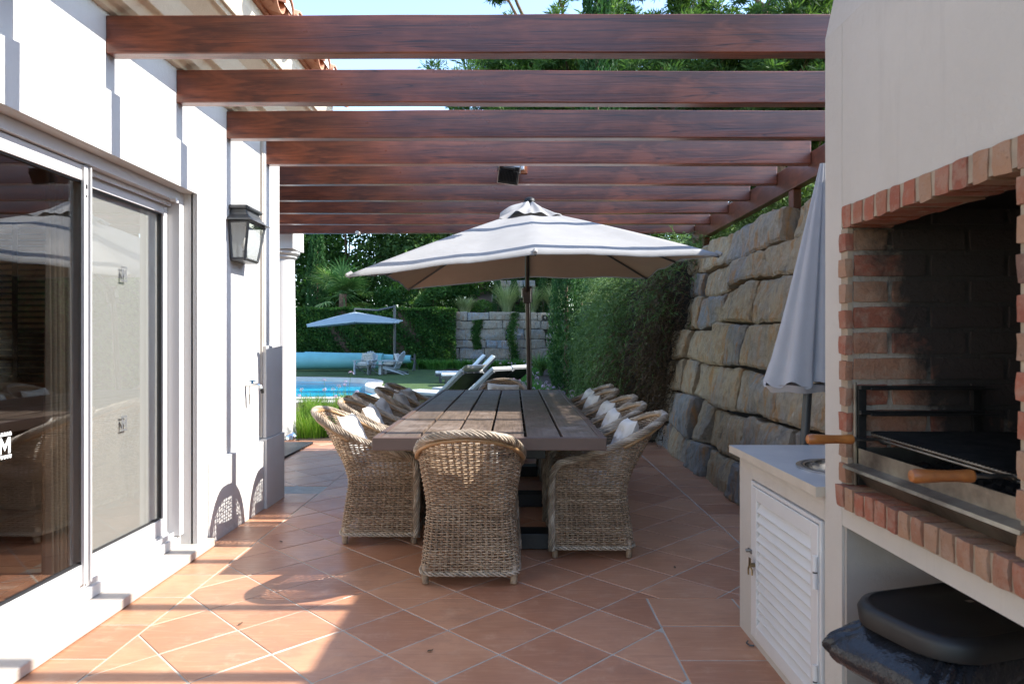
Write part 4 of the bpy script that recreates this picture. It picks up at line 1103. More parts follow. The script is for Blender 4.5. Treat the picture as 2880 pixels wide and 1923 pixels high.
# firebox far wall brickwork (faces the camera)
mb=MB(); r=0; z=.868
while z<1.72:
    x=1.036-(.118 if r%2 else 0)
    while x<1.70:
        a_=max(x,1.0365); b_=min(x+.222,1.70)
        if b_-a_>.02: brick(mb,a_,b_,2.079,2.105,z,z+.064,j=.004,seg=4)
        x+=.237
    z+=.0786; r+=1
fb=mb.build('firebox_bricks',M['brick_soot'],bq,smooth=True,fixn=False,sharp=35)
mb=MB(); mb.box(1.034,1.70,2.086,2.1235,.862,1.71); mb.box(1.70,1.76,1.32,2.11,.862,1.71); mb.box(1.156,1.70,1.30,2.085,.80,.860); mb.build('firebox_mortar',M['mortar_soot'],bq)
mb=MB(); mb.box(1.15,1.70,1.28,2.085,1.70,1.712); mb.box(1.036,1.70,1.28,1.326,.862,1.70); mb.build('firebox_lining',M['blackmetal'],bq)
# grill rack on the far wall
gr=empty('grill_rack',(1.2,2.05,1.0),0,'rusty black metal rack inside the firebox behind the grill','grill rack')
mb=MB()
for x in (1.045,1.39): mb.box(x-.012,x+.012,2.045,2.058,.868,1.165)
for z in (1.16,1.085): mb.box(1.033,1.402,2.030,2.044,z-.006,z+.006); mb.box(1.033,1.402,1.97,1.976,z-.003,z+.003)
mb.build('rack_frame',M['blackmetal'],gr,bevel=.001)
mb=MB(); mb.box(1.026,1.031,2.05,2.062,.866,1.175); mb.build('edge_bar',M['tray'],gr)
# charcoal tray
ct=empty('charcoal_tray',(1.2,1.7,.9),0,'stained galvanised charcoal tray resting above the brick sill','tray')
mb=MB()
mb.prism([(1.033,.978),(1.036,.978),(1.036,.905),(1.60,.905),(1.60,.975),(1.603,.975),(1.603,.901),(1.033,.901)],1,1.34,2.066)
mb.box(1.036,1.60,2.063,2.066,.9055,.978)
mb.build('pan',M['tray'],ct)
mb=MB(); mb.prism([(1.0325,.9325),(.995,.9265),(.992,.918),(.996,.918),(1.0,.9235),(1.0325,.928)],1,1.34,2.062); mb.build('front_lip',M['tray'],ct)
mb=MB(); mb.prism([(1.028,.905),(1.030,.905),(1.062,.864),(1.06,.864)],1,1.34,2.06); mb.build('deflector',M['tray'],ct)
mb=MB()
for i in range(260):
    x,y=random.uniform(1.06,1.56),random.uniform(1.38,2.03); r=random.uniform(.012,.028)
    mb.lathe([(0,.906),(r,.912),(r*.8,.912+r),(0,.912+r*1.3)],x,y,5)
tag(mb.build('charcoal_bed',M['blackmetal'],ct),kind='stuff')
# grate with wooden handles
gg=empty('grill_grate',(1.2,1.7,1.0),0,'blackened wire grill grate with two orange wooden handles','grill grate')
mb=MB(); 
mb.tube([(1.07,1.345,1.010),(1.07,2.035,1.021)],.0045,8); mb.tube([(1.07,1.345,1.000),(1.07,2.035,1.011)],.0035,8); mb.tube([(1.57,1.345,1.010),(1.57,2.035,1.021)],.004,6)
for q in (0,1): mb.tube([(1.07,1.345+.69*q,1.010+.011*q),(1.57,1.345+.69*q,1.010+.011*q)],.0045,6)
ge=mb.build('frame',M['tray'],gg,smooth=True)
mb=MB()
for i in range(52):
    y=1.35+.68*i/51; zz=1.0150+(y-1.345)/.69*.011; mb.tube([(1.062,y,zz),(1.075,y,zz+.003),(1.57,y,zz)],.0023,5)
for x in (1.2,1.4): mb.tube([(x,1.345,1.006),(x,2.035,1.017)],.003,6)
tag(mb.build('wire_bars',M['blackmetal'],gg,smooth=True),kind=None)
for hy,hz in ((1.965,1.0165),(1.452,1.0125)):
    mb=MB(); pr_=[(0,.0),(.012,.003),(.0155,.010),(.015,.03),(.0125,.07),(.0125,.10),(.0145,.125),(.0135,.133),(0,.134)]
    Mh=Matrix.Translation((.842,hy,hz))@Matrix.Rotation(R(90),4,'Y')
    k=MB(); k.lathe(pr_,0,0,18); mb.add([Mh@Vector(v) for v in k.v],k.f)
    hd_=mb.build('handle',M['handle_wood'],gg,smooth=True)
    mb=MB(); mb.tube([(.975,hy,hz),(1.05,hy,hz),(1.07,hy+.004,hz-.004)],.0048,10); mb.tube([(.973,hy,hz),(.982,hy,hz)],.008,12)
    mb.tube([(1.05,hy,hz),(1.062,hy,hz-.010),(1.075,hy,hz-.012),(1.083,hy,hz-.002)],.0045,8); mb.build('rod',M['steel'],hd_,smooth=True)
# ================================================================== worktop cabinet
cb=empty('kitchen_counter',(1.3,2.7,0),0,'outdoor counter with marble top and white louvred door between barbecue and stone wall','counter')
CX=1.030; CY0,CY1=2.2425,3.11
mb=MB()
mb.box(CX,1.72,CY1-.165,CY1,0,.785); mb.box(CX,1.72,CY0,CY0+.018,.0,.785); mb.box(CX,1.72,CY0+.019,CY1-.166,.705,.785); mb.box(1.60,1.72,CY0+.019,CY1-.166,0,.704); mb.box(CX,1.6,CY0+.019,CY1-.166,.0,.035)
mb.build('body',M['plaster_bbq'],cb)
# marble top with a round sink hole
top=MB(); x0,x1,y0,y1=.992,1.72,CY0,3.145; sx,sy,sr=1.26,2.565,.165; zt_,zb2=.820,.788
n=48; ring=[(sx+sr*math.cos(2*PI*i/n),sy+sr*math.sin(2*PI*i/n)) for i in range(n)]
def outer(a):
    c,s=math.cos(a),math.sin(a); t=min([(x1-sx)/c if c>1e-9 else 9,(x0-sx)/c if c<-1e-9 else 9,(y1-sy)/s if s>1e-9 else 9,(y0-sy)/s if s<-1e-9 else 9]); return (sx+c*t,sy+s*t)
angs=sorted([2*PI*i/n for i in range(n)]+[math.atan2(y-sy,x-sx)%(2*PI) for x in (x0,x1) for y in (y0,y1)])
inn=[(sx+sr*math.cos(a),sy+sr*math.sin(a)) for a in angs]; out=[outer(a) for a in angs]; k=len(angs)
for i in range(k):
    j=(i+1)%k
    top.quad((*inn[i],zt_),(*out[i],zt_),(*out[j],zt_),(*inn[j],zt_)); top.quad((*inn[i],zb2),(*inn[j],zb2),(*out[j],zb2),(*out[i],zb2)); top.quad((*inn[i],zt_),(*inn[j],zt_),(*inn[j],zb2),(*inn[i],zb2))
    top.quad((*out[i],zt_),(*out[i],zb2),(*out[j],zb2),(*out[j],zt_),m=1)
top.build('worktop',[M['marble'],M['marble_edge']],cb)
mb=MB(); mb.lathe([(.185,.8205),(.186,.826),(.168,.829),(.155,.826),(.150,.80),(.148,.70),(.13,.685),(.02,.68),(0,.68)],sx,sy,40); mb.build('sink_bowl',M['chrome'],cb,smooth=True)
mb=MB(); mb.tube([(1.6,2.62,.82),(1.6,2.62,1.02),(1.58,2.62,1.06),(1.48,2.61,1.06),(1.45,2.61,1.03)],.012,12); mb.build('sink_tap',M['chrome'],cb,smooth=True)
# louvred door
dy0,dy1,dz0,dz1=CY0+.024,CY1-.172,.04,.700
mb=MB(); fx0,fx1=CX-.010,CX+.022
mb.box(fx0,fx1,dy1-.018,dy1,dz0,dz1); mb.box(fx0,fx1,dy0,dy0+.014,dz0,dz1); mb.box(fx0,fx1,dy0+.0145,dy1-.0185,dz1-.014,dz1); mb.box(fx0,fx1,dy0+.0145,dy1-.0185,dz0,dz0+.012)
mb.build('door_frame',M['white_paint'],cb,bevel=.002)
a0,a1,b0,b1=dy0+.017,dy1-.021,dz0+.014,dz1-.017; w_=.055
mb=MB(); ex0,ex1=CX-.014,CX+.018
mb.box(ex0,ex1,a0,a0+w_,b0,b1); mb.box(ex0,ex1,a1-w_,a1,b0,b1); mb.box(ex0,ex1,a0+w_+.0005,a1-w_-.0005,b1-.055,b1); mb.box(ex0,ex1,a0+w_+.0005,a1-w_-.0005,b0,b0+.05)
dr=mb.build('louvred_door',M['white_paint'],cb,bevel=.003)
nL=13; zz0,zz1=b0+.05,b1-.055; pz=(zz1-zz0)/nL
mb=MB()
for i in range(nL):
    z=zz0+i*pz; mb.prism([(CX-.013,z-.002),(CX-.011,z-.006),(CX+.014,z+pz*1.02),(CX+.012,z+pz*1.06)],1,a0+w_+.001,a1-w_-.001)
mb.build('louvre_slats',M['white_paint'],dr)
for zc in (.525,.16):
    mb=MB(); mb.tube([(CX-.021,dy0+.020,zc-.055),(CX-.021,dy0+.020,zc-.003)],.0085,12); mb.tube([(CX-.021,dy0+.020,zc+.003),(CX-.021,dy0+.020,zc+.055)],.0085,12)
    mb.build('hinge',M['white_paint'],dr,smooth=True)
mb=MB()
for zc in (.525,.16): mb.tube([(CX-.021,dy0+.020,zc-.003),(CX-.021,dy0+.020,zc+.003)],.0075,12)
mb.build('hinge_pin',M['anthracite'],dr)
mb=MB(); mb.tube([(CX-.012,dy1-.002,.400),(CX-.032,dy1-.002,.400)],.008,12); mb.box(CX-.02,CX-.012,dy1-.03,dy1+.012,.392,.408); mb.build('latch',M['steel'],dr,bevel=.002)
mb=MB(); ky=a1-.038; mb.tube([(CX-.014,ky,.355),(CX-.034,ky,.355)],.009,12); mb.box(CX-.036,CX-.033,ky-.012,ky+.012,.352,.385); mb.tube([(CX-.034,ky+.004,.355),(CX-.036,ky+.014,.335),(CX-.034,ky+.018,.31)],.004,6); mb.tube([(CX-.034,ky,.35),(CX-.03,ky-.014,.338),(CX-.032,ky-.02,.318)],.004,6); mb.build('door_key',M['brass'],dr)
mb=MB(); mb.tube([(CX-.012,dy1-.05,.012),(CX-.03,dy1-.045,.010),(CX-.035,dy1-.02,.010),(CX-.022,dy1+.0,.010)],.0035,6); o=mb.build('floor_hook',M['anthracite']); tag(o,'small bent metal hook on the tiles below the louvred door','hook')
# ================================================================== pedal bin
bn=empty('pedal_bin',(1.16,1.80,0),0,'black lidded bin with a crumpled bin bag in the barbecue niche','bin')
bc=Vector((1.185,1.775,0)); rot=R(17)
def rrect(hx,hy,r,n=8,cx=0,cy=0):
    P=[]
    for qx,qy,a in ((1,1,0),(-1,1,90),(-1,-1,180),(1,-1,270)):
        for i in range(n+1):
            t=R(a+90*i/n); P.append((cx+qx*(hx-r)+r*math.cos(t),cy+qy*(hy-r)+r*math.sin(t)))
    return P
def ringpts(hx,hy,r,z,wob=0,seed=0,n=8):
    out_=[]
    for i,(a,b) in enumerate(rrect(hx,hy,r,n)):
        k=1+wob*noise.noise(Vector((a*9+seed,b*9,z*9))); 
        out_.append((bc.x+(a*math.cos(rot)-b*math.sin(rot))*k,bc.y+(a*math.sin(rot)+b*math.cos(rot))*k,z))
    return out_
def stack(rings):
    mb=MB(); n=len(rings[0]); V=[p for r in rings for p in r]; F=[]
    for i in range(len(rings)-1):
        for j in range(n): F.append([i*n+j,i*n+(j+1)%n,(i+1)*n+(j+1)%n,(i+1)*n+j])
    mb.add(V,F); return mb,n
rg=[ringpts(.17,.105,.04,.02),ringpts(.20,.125,.05,.54)]
mb,n=stack(rg); mb.f.append(list(range(n))[::-1]); mb.c.append(.5); mb.m.append(0); mb.build('bin_body',M['bin_body'],bn,smooth=True)
rg=[ringpts(.252,.160,.11,.552),ringpts(.262,.170,.12,.557),ringpts(.265,.173,.12,.590),ringpts(.257,.165,.115,.606),ringpts(.240,.150,.105,.611),ringpts(.234,.145,.10,.607),ringpts(.10,.06,.04,.622),ringpts(.01,.008,.004,.624)]
mb,n=stack(rg); mb.build('lid',M['black_plastic'],bn,smooth=True,sharp=50)
mb=MB(); 
rg=[]; nn2=14
for j,(s,z) in enumerate(((.95,.551),(.97,.546),(.965,.539),(.96,.532),(.95,.526))):
    P=[]
    base=rrect(.215,.14,.06,nn2)
    for i,(a,b) in enumerate(base):
        lf=max(0,-a/.215); bl=1+.62*lf**2*math.sin(PI*min(1,(j+.2)/4.2))*1.0
        k=s*bl*(1+.10*noise.noise(Vector((i*.55,j*1.3,2.2)))+.06*math.sin(i*1.9+j*2.1))
        zz=z-.075*lf*j/4*1.6+.008*noise.noise(Vector((i*.7,j,7))) - (.012*max(0,-b/.14)*(j/4))
        P.append((bc.x+(a*math.cos(rot)-b*math.sin(rot))*k,bc.y+(a*math.sin(rot)+b*math.cos(rot))*k,zz))
    rg.append(P)
mb,n=stack(rg); o=mb.build('bin_bag',M['bag'],bn,smooth=True,sharp=25); sb=o.modifiers.new('s','SUBSURF'); sb.levels=2; sb.render_levels=2
tx=bpy.data.textures.new('crinkle','VORONOI'); tx.noise_scale=.05; d=o.modifiers.new('d','DISPLACE'); d.texture=tx; d.strength=.010; d.texture_coords='LOCAL'; d.mid_level=.4
mb=MB(); mb.tube([ringpts(.20,.125,.05,.50)[0],(1.33,1.62,.40)],.003,6); mb.build('bail',M['steel'],bn)
# ================================================================== ground
POOL=[(-16,23.7),(-9,23.75),(-7,23.6),(-5.6,23.1),(-4.8,22.3),(-4.45,21.2),(-4.35,20.2),(-4.15,19.2),(-3.75,18.3),(-3.35,17.5),(-3.2,16.6),(-3.3,15.9),(-3.8,15.45),(-6,15.3),(-16,15.2)]
def refine(P,it=2):
    for _ in range(it):
        Q=[]
        for i in range(len(P)):
            a,b=P[i],P[(i+1)%len(P)]; Q+= [(a[0]*.75+b[0]*.25,a[1]*.75+b[1]*.25),(a[0]*.25+b[0]*.75,a[1]*.25+b[1]*.75)]
        P=Q
    return P
PL=refine(POOL,2)
def offset(P,d):
    n=len(P); A=sum(P[i][0]*P[(i+1)%n][1]-P[(i+1)%n][0]*P[i][1] for i in range(n)); sg=1 if A>0 else -1; out_=[]
    for i in range(n):
        a,b=Vector(P[i-1]),Vector(P[(i+1)%n]); t=(b-a).normalized(); nn=Vector((t.y,-t.x))*sg; out_.append((P[i][0]+nn.x*d,P[i][1]+nn.y*d))
    return out_
bm=bmesh.new(); o1=[bm.verts.new((x,y,-.012)) for x,y in ((-300,-200),(300,-200),(300,700),(-300,700))]; i1=[bm.verts.new((x,y,-.012)) for x,y in PL]
es=[bm.edges.new((l[i],l[(i+1)%len(l)])) for l in (o1,i1) for i in range(len(l))]
bmesh.ops.triangle_fill(bm,edges=es,use_beauty=True); bmesh.ops.recalc_face_normals(bm,faces=bm.faces)
for f in bm.faces:
    if f.normal.z<0: f.normal_flip()
me=bpy.data.meshes.new('garden_ground'); bm.to_mesh(me); bm.free(); me.materials.append(M['lawn']); o=bpy.data.objects.new('garden_ground',me); COL.objects.link(o); tag(o,kind='structure')
mb=MB(); mb.add([(x,y,-.10) for x,y in PL],[list(range(len(PL)))]); o=mb.build('pool_water',M['water'],fixn=False); tag(o,kind='structure')
if o.data.polygons[0].normal.z<0: o.data.flip_normals()
mb=MB(); A_=offset(PL,-.04); B_=offset(PL,.42); n=len(PL)
for i in range(n):
    j=(i+1)%n
    mb.quad((*A_[i],.03),(*B_[i],.03),(*B_[j],.03),(*A_[j],.03)); mb.quad((*A_[i],.03),(*A_[j],.03),(*A_[j],-.3),(*A_[i],-.3)); mb.quad((*B_[i],.03),(*B_[i],-.05),(*B_[j],-.05),(*B_[j],.03))
tag(mb.build('pool_coping',M['coping']),kind='structure')
mb=MB(); mb.add([(x,y,-.006) for x,y in ((-7,8.8),(-2.2,8.8),(-2.4,11),(-2.9,14.3),(-7,14.3))],[[0,1,2,3,4]]); mb.build('flower_bed_soil',M['soil'],fixn=False)['kind']='structure'
mb=MB(); mb.add([(x,y,-.005) for x,y in ((-.9,8.8),(2.2,8.8),(2.2,32.9),(-4.2,32.9),(-2.6,29),(-.3,22),(-.2,14))],[[0,1,2,3,4,5,6]]); mb.build('border_soil',M['soil'],fixn=False)['kind']='structure'
mb=MB(); mb.box(-7,-3.1,14.3,14.75,-.05,.015); o=mb.build('low_pool_wall',M['coping']); tag(o,'low pale wall between the flower bed and the pool','low wall')
# retained terrain
def terr(name,xs,ys,fz,mat):
    V=[(x,y,fz(x,y)) for x in xs for y in ys]; n=len(ys); F=[[i*n+j,(i+1)*n+j,(i+1)*n+j+1,i*n+j+1] for i in range(len(xs)-1) for j in range(n-1)]
    mb=MB(); mb.add(V,F); o=mb.build(name,mat,smooth=True,fixn=False,sharp=0); o['kind']='structure'; return o
terr('hillside',[2.36,3,4,6,9,14,22,40,80,200],[-30,-10,0,4,8,12,16,22,28,33.6,45,70,150,400],lambda x,y:2.40+min(2.5,.06*max(0,x-3))+.05*math.sin(x+y),M['soil'])
terr('upper_terrace',[-3.0,-1.5,0,1.2,2.36],[33.45,36,40,50,70,150,400],lambda x,y:2.55+min(4,.16*max(0,y-34)),M['soil'])
# ================================================================== dry stone walls built from quarried blocks
def block(u0,u1,zlo,zhi,fn,cell,sd,depth=.30,amp=.035,tn=.5,seam=None):
    """fn(u,z)->point, outward normal ; zlo/zhi functions of u"""
    nu=max(5,int((u1-u0)/cell)); nz=max(5,int((zhi((u0+u1)/2)-zlo((u0+u1)/2))/cell))
    rr=random.Random(sd); sl=rr.uniform(-.10,.10); push=rr.uniform(-.035,.045); L_=u1-u0; H0=zhi((u0+u1)/2)-zlo((u0+u1)/2)
    # chiselled faces: the lowest of several tilted planes
    big=amp/.035
    pl=[(rr.uniform(.0,.045)*big,rr.uniform(-.16,.16),rr.uniform(-.20,.20),rr.uniform(.15,.85)*L_,rr.uniform(.15,.85)*H0) for _ in range(8)]
    pl+=[(.03,rr.uniform(.5,2.5),0,L_*.02,0),(.03,-rr.uniform(.5,2.5),0,L_*.98,0),(.025,0,rr.uniform(.4,2.2),0,H0*.03),(.03,0,-rr.uniform(.4,2.4),0,H0*.97)]
    V=[]; dz0=rr.uniform(-.012,.012); dz1=rr.uniform(-.014,.014)
    for i in range(nu+1):
        for j in range(nz+1):
            a,b=i/nu,j/nz
            uu=u0+L_*a; z0,z1=zlo(uu)+dz0,zhi(uu)+dz1; H=z1-z0; z=z0+H*b
            ea=min(a*L_,(1-a)*L_); eb=min(b*H,(1-b)*H)
            jag=noise.fractal(Vector((z*6+sd,uu*2,3)),.8,2,3)*.020*(1-min(1,ea/.12)); jz=noise.fractal(Vector((uu*5+sd,z*2,9)),.8,2,3)*.016*(1-min(1,eb/.12))
            uq=uu+sl*(b-.5)*H+jag; zq=z+jz
            P,nr=fn(uq,zq)
            du,dz=a*L_,b*H0
            d=min(p0+gx*(du-cx)+gz*(dz-cz) for p0,gx,gz,cx,cz in pl)
            d=max(d,-.05)
            rnd=-.018*max(0,1-ea/.012)**1.5-.018*max(0,1-eb/.012)**1.5
            q=Vector((uu+sd*3.1,z,sd*1.7))
            rough=noise.fractal(Vector((q.x*5,q.y*5,q.z)),.75,2.2,6)*.024*big+abs(noise.noise(Vector((uu*11+sd,z*3.2,2))))*-.022*big+noise.noise(Vector((uu*26+sd,z*17,4)))*.005*big
            V.append(P+nr*(push+d+rnd+rough))
    k=len(V)
    F=[[i*(nz+1)+j,(i+1)*(nz+1)+j,(i+1)*(nz+1)+j+1,i*(nz+1)+j+1] for i in range(nu) for j in range(nz)]
    bd=[i*(nz+1) for i in range(nu+1)]+[nu*(nz+1)+j for j in range(1,nz+1)]+[i*(nz+1)+nz for i in range(nu-1,-1,-1)]+[j for j in range(nz-1,0,-1)]
    cen=sum((V[i] for i in bd),Vector())/len(bd); _,nr=fn((u0+u1)/2,zlo(u0))
    for i in bd: V.append(V[i]-nr*depth+(cen-V[i])*.06)
    m_=len(bd)
    for i in range(m_): F.append([bd[i],bd[(i+1)%m_],k+(i+1)%m_,k+i])
    mb=MB(); mb.add(V,F,tn); return mb
def wall(root,fn,u0,u1,H,rows,cell,wmin,wmax,seed,mat,topf=None,zstart=-.02,amp=.035,par=None):
    rr=random.Random(seed); hs=[rr.uniform(.85,1.2) for _ in range(rows)]; s=sum(hs); lev=[0]
    for h_ in hs: lev.append(lev[-1]+h_/s*H)
    def L_(r): return lambda u:zstart+lev[r]+(.022*math.sin(u*.9+r*1.3+seed)+.05*noise.noise(Vector((u*1.3,r*5.1,seed))) if 0<r<rows else (.04*noise.noise(Vector((u*1.5,3,seed))) if r==rows else 0))
    c=0
    for r in range(rows):
        u=u0-rr.uniform(0,.4)
        while u<u1:
            wd=rr.uniform(wmin,wmax); lo,hi=L_(r),L_(r+1); g=.010+rr.random()*.010
            tn=min(1,max(0,rr.gauss(.5,.3)))
            b=block(u+g,u+wd-g,lambda q,lo=lo:lo(q)+.012,lambda q,hi=hi:hi(q)-.012,fn,cell,seed*100+c,amp=amp,tn=tn)
            b.build('stone_block',mat,root,smooth=True,sharp=22); c+=1; u+=wd
    return c
rw=empty('retaining_wall',(1.9,6,0),0,'tall retaining wall of large rough tan and grey stone blocks on the right of the patio','stone wall')
def fr(u,z): return Vector((1.775+.215*z+.02*math.sin(u*.8),u,z)),Vector((-1,0,.18)).normalized()
c=wall(rw,fr,2.9,10.0,2.48,7,.022,.42,1.05,3,M['rock'])
mb=MB(); mb.prism([(1.775+.17,-.1),(1.775+.215*2.42+.17,2.42),(2.6,2.42),(2.6,-.1)],1,-2,12.5); mb.build('wall_core',M['rock_gap'],rw)
r2=empty('garden_retaining_wall',(1.9,20,0),0,'farther stretch of stone retaining wall hidden behind the garden planting','stone wall')
mb=MB(); mb.prism([(1.80,-.1),(2.3,2.5),(2.7,2.5),(2.7,-.1)],1,12.52,33.2); mb.build('wall_body',M['rock_gap'],r2)
fw=empty('far_stone_wall',(-.5,33,0),0,'distant grey stone block wall at the end of the lawn beside the hedge','stone wall')
def ff(u,z): return Vector((u,33.0+.10*z+.25*math.sin(u*.6),z)),Vector((0,-1,.1)).normalized()
wall(fw,ff,-3.1,1.9,2.72,6,.06,.8,1.9,8,M['rock_far'],amp=.05)
mb=MB(); mb.box(-3.1,2.4,33.45,34.2,-.1,2.55); mb.build('wall_core',M['rock_gap'],fw)
t2=empty('terrace_stone_wall',(0,38,2.9),0,'small upper stone wall between the little cypresses above the far wall','stone wall')
wall(t2,lambda u,z:(Vector((u,38+.1*z,z)),Vector((0,-1,0))),-.9,.8,1.7,4,.08,.6,1.1,12,M['rock_far'],zstart=3.0)
# ================================================================== foliage tools
def cloud(n,c,r,shell=.35):
    d=rng.normal(size=(n,3)); d/=np.linalg.norm(d,axis=1)[:,None]; q=rng.uniform(shell,1,size=(n,1))**.6
    return np.array(c)+d*q*np.array(r)
def joinq(parts):
    V=[];F=[];T=[];b=0
    for v,f,t in parts:
        V.append(v); F.append(f+b); T.append(np.broadcast_to(t,(len(f),)) if np.ndim(t)==0 else t); b+=len(v)
    return np.concatenate(V),np.concatenate(F),np.concatenate(T)
def lf(C,size,tn=.5,sp=.25,**k):
    V,F=leaves(C,size,**k); return V,F,np.clip(rng.normal(tn,sp,len(F)),0,1)
def blob_tree(name,x,y,z0,h,rx,nblob,nleaf,size,mat,label,group,trunk=.16,seed=0,base=.35,cat='tree'):
    global rng
    root=empty(name,(x,y,z0),0,label,cat,group)
    r_=random.Random(seed); parts=[]; ends=[]
    for i in range(nblob):
        t=r_.random(); zz=z0+h*(base+(1-base)*t); rad=rx*math.sin(PI*(.18+.72*t))**.8
        a=r_.uniform(0,2*PI); q=rad*r_.uniform(.2,.85); c=(x+q*math.cos(a),y+q*math.sin(a),zz); br=rx*r_.uniform(.28,.5)
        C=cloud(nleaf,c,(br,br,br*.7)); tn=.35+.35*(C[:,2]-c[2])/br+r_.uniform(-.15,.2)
        V,F=leaves(C,size); parts.append((V,F,np.clip(tn+rng.normal(0,.15,len(F)),0,1))); ends.append(c)
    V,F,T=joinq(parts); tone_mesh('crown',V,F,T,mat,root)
    mb=MB(); mb.tube([(x,y,z0-.1),(x+.1,y,z0+h*.3),(x-.1,y+.1,z0+h*.75)],[trunk,trunk*.75,trunk*.3],8)
    for c in ends[:max(4,nblob//4)]: mb.tube([(x+.05,y,z0+h*r_.uniform(.25,.5)),((x+c[0])/2,(y+c[1])/2,(z0+h*.5+c[2])/2+.2),c],[trunk*.4,trunk*.25,trunk*.08],5)
    mb.build('trunk',M['bark'],root,smooth=True); return root
def cypress(name,x,y,z0,h,r,n,label,size=.09,group=None,blunt=.0,cat='cypress'):
    root=empty(name,(x,y,z0),0,label,cat,group)
    t=rng.uniform(0.02,1,n)**.9; a=rng.uniform(0,2*PI,n)
    prof=r*np.clip(np.sin(PI*np.clip(t*.80+.16,0,1))**.7*(1-.25*t),0,None)*(1+.13*np.sin(a*5+t*14)+.10*np.sin(a*9-t*23))
    q=rng.uniform(.55,1.03,n)**.7
    C=np.stack([x+prof*q*np.cos(a),y+prof*q*np.sin(a),z0+h*t],1)
    d=np.stack([np.cos(a)*.35,np.sin(a)*.35,np.full(n,1.0)],1)
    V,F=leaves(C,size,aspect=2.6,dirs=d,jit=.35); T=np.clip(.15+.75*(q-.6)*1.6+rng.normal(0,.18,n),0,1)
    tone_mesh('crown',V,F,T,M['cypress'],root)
    mb=MB(); mb.tube([(x,y,z0-.1),(x,y,z0+h*.8)],[r*.18,r*.05],7); mb.build('trunk',M['bark'],root); return root
# -- hedge
hg=empty('hedge',(-9,32.5,0),0,'long clipped dark green hedge along the far side of the lawn','hedge')
n=52000; x=rng.uniform(-15,-2.75,n); z=rng.uniform(0.02,2.80,n); C=np.stack([x,32.35+.10*np.sin(x*2.1)+.08*np.sin(x*5+z*4)+rng.uniform(0,.22,n),z],1)
V,F=leaves(C,.105,aspect=1.6,dirs=np.tile([0,-.4,-.5],(n,1)),jit=.6); T=np.clip(.35+.22*np.sin(x*1.7+z*2.3)*np.sin(z*3.1)+rng.normal(0,.22,n),0,1)
p1=(V,F,T); n2=14000; x=rng.uniform(-15,-2.75,n2); C=np.stack([x,rng.uniform(32.3,33.6,n2),2.78+.10*rng.random(n2)**2+.03*np.sin(x*3)],1); V,F=leaves(C,.10,aspect=1.7); T=np.clip(rng.normal(.7,.2,n2),0,1)
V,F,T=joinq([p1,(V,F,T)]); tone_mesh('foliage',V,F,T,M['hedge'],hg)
mb=MB(); mb.box(-15,-2.85,32.55,33.6,0,2.72); mb.build('stems',M['soil'],hg)
# -- palm
pm=empty('fan_palm',(-9.0,36,0),0,'fan palm with wide spiky fronds rising behind the hedge','palm')
pc_=Vector((-9.0,36,3.75)); r_=random.Random(5)
mb=MB(); mb.tube([(-9,36,0),(-9.05,36,2),(-9,36,3.75)],[.24,.2,.2],10); mb.build('trunk',M['bark'],pm,smooth=True)
fV=[];fF=[];fT=[];stem=MB()
for i in range(30):
    az=r_.uniform(0,2*PI); el=R(r_.uniform(-62,82)); L0=r_.uniform(.9,1.35)
    d=Vector((math.cos(az)*math.cos(el),math.sin(az)*math.cos(el),math.sin(el))); tip=pc_+d*L0-Vector((0,0,.12)); stem.tube([pc_,pc_+d*L0*.5+Vector((0,0,.05)),tip],[.022,.016,.012],5)
    up=Vector((0,0,1)); s_=d.cross(up).normalized(); q=s_.cross(d).normalized(); droop=.18+.3*max(0,-math.sin(el)); tn0=r_.uniform(.2,.75)-(.0 if el>0 else -.25)
    for k in range(20):
        a=R(-118+236*k/19); ld=(d*math.cos(a)+s_*math.sin(a)); ln=1.25*(.75+.25*math.cos(a))*r_.uniform(.9,1.05)
        w0=.062; pr=[];nr_=q
        for t in (0,.35,.7,1.0):
            p=tip+ld*ln*t-Vector((0,0,droop*ln*t**2.2))+q*(.05*math.sin(k*PI))*0; ww=w0*(.35+.9*t if t<.5 else (1-t)*1.9*.8+.02); side=ld.cross(q).normalized(); pr.append((p-side*ww,p+side*ww))
        for a_,b_ in zip(pr[:-1],pr[1:]):
            b0=len(fV); fV+= [a_[0],a_[1],b_[1],b_[0]]; fF.append((b0,b0+1,b0+2,b0+3)); fT.append(min(1,max(0,tn0+r_.uniform(-.15,.15)+(.3 if k%2 else -.15))))
tone_mesh('fronds',np.array([tuple(v) for v in fV]),np.array(fF),fT,M['palm'],pm); stem.build('frond_stems',M['palm'],pm,smooth=True)
# -- background trees beyond the hedge
lab=['dark evergreen tree behind the left end of the hedge','dark rounded tree standing just left of the palm','dense tree directly behind the palm','tall dark tree behind the middle of the hedge','leafy tree above the right end of the hedge','wide dark tree behind the far stone wall','tree behind the little cypresses','tall dark tree at the right above the far wall','far tree filling the gap behind the palm','far broad tree behind the hedge','far tall tree beyond the garden','far dark tree beyond the upper terrace']
TR=[(-20,41,10.5,4.2),(-15.0,43,11.5,4.0),(-11.0,45,11.0,4.0),(-6.0,44,13.5,4.4),(-2.2,46,13.5,4.0),(1.8,48,14,4.4),(5.5,46,13,4.2),(9.5,44,13.5,4.6),(-17,55,11.5,5.5),(-8,58,15,6),(0.5,60,16,6),(10,60,16,6.5)]
for i,(x,y,h,r) in enumerate(TR):
    blob_tree('garden_tree',x,y,0 if x<-3 else 3,h-(3 if x>=-3 else 0),r,34,520,.30,M['tree'] if i%3 else M['needle'],lab[i],'trees beyond the hedge',seed=i+20,base=.12,trunk=.22)
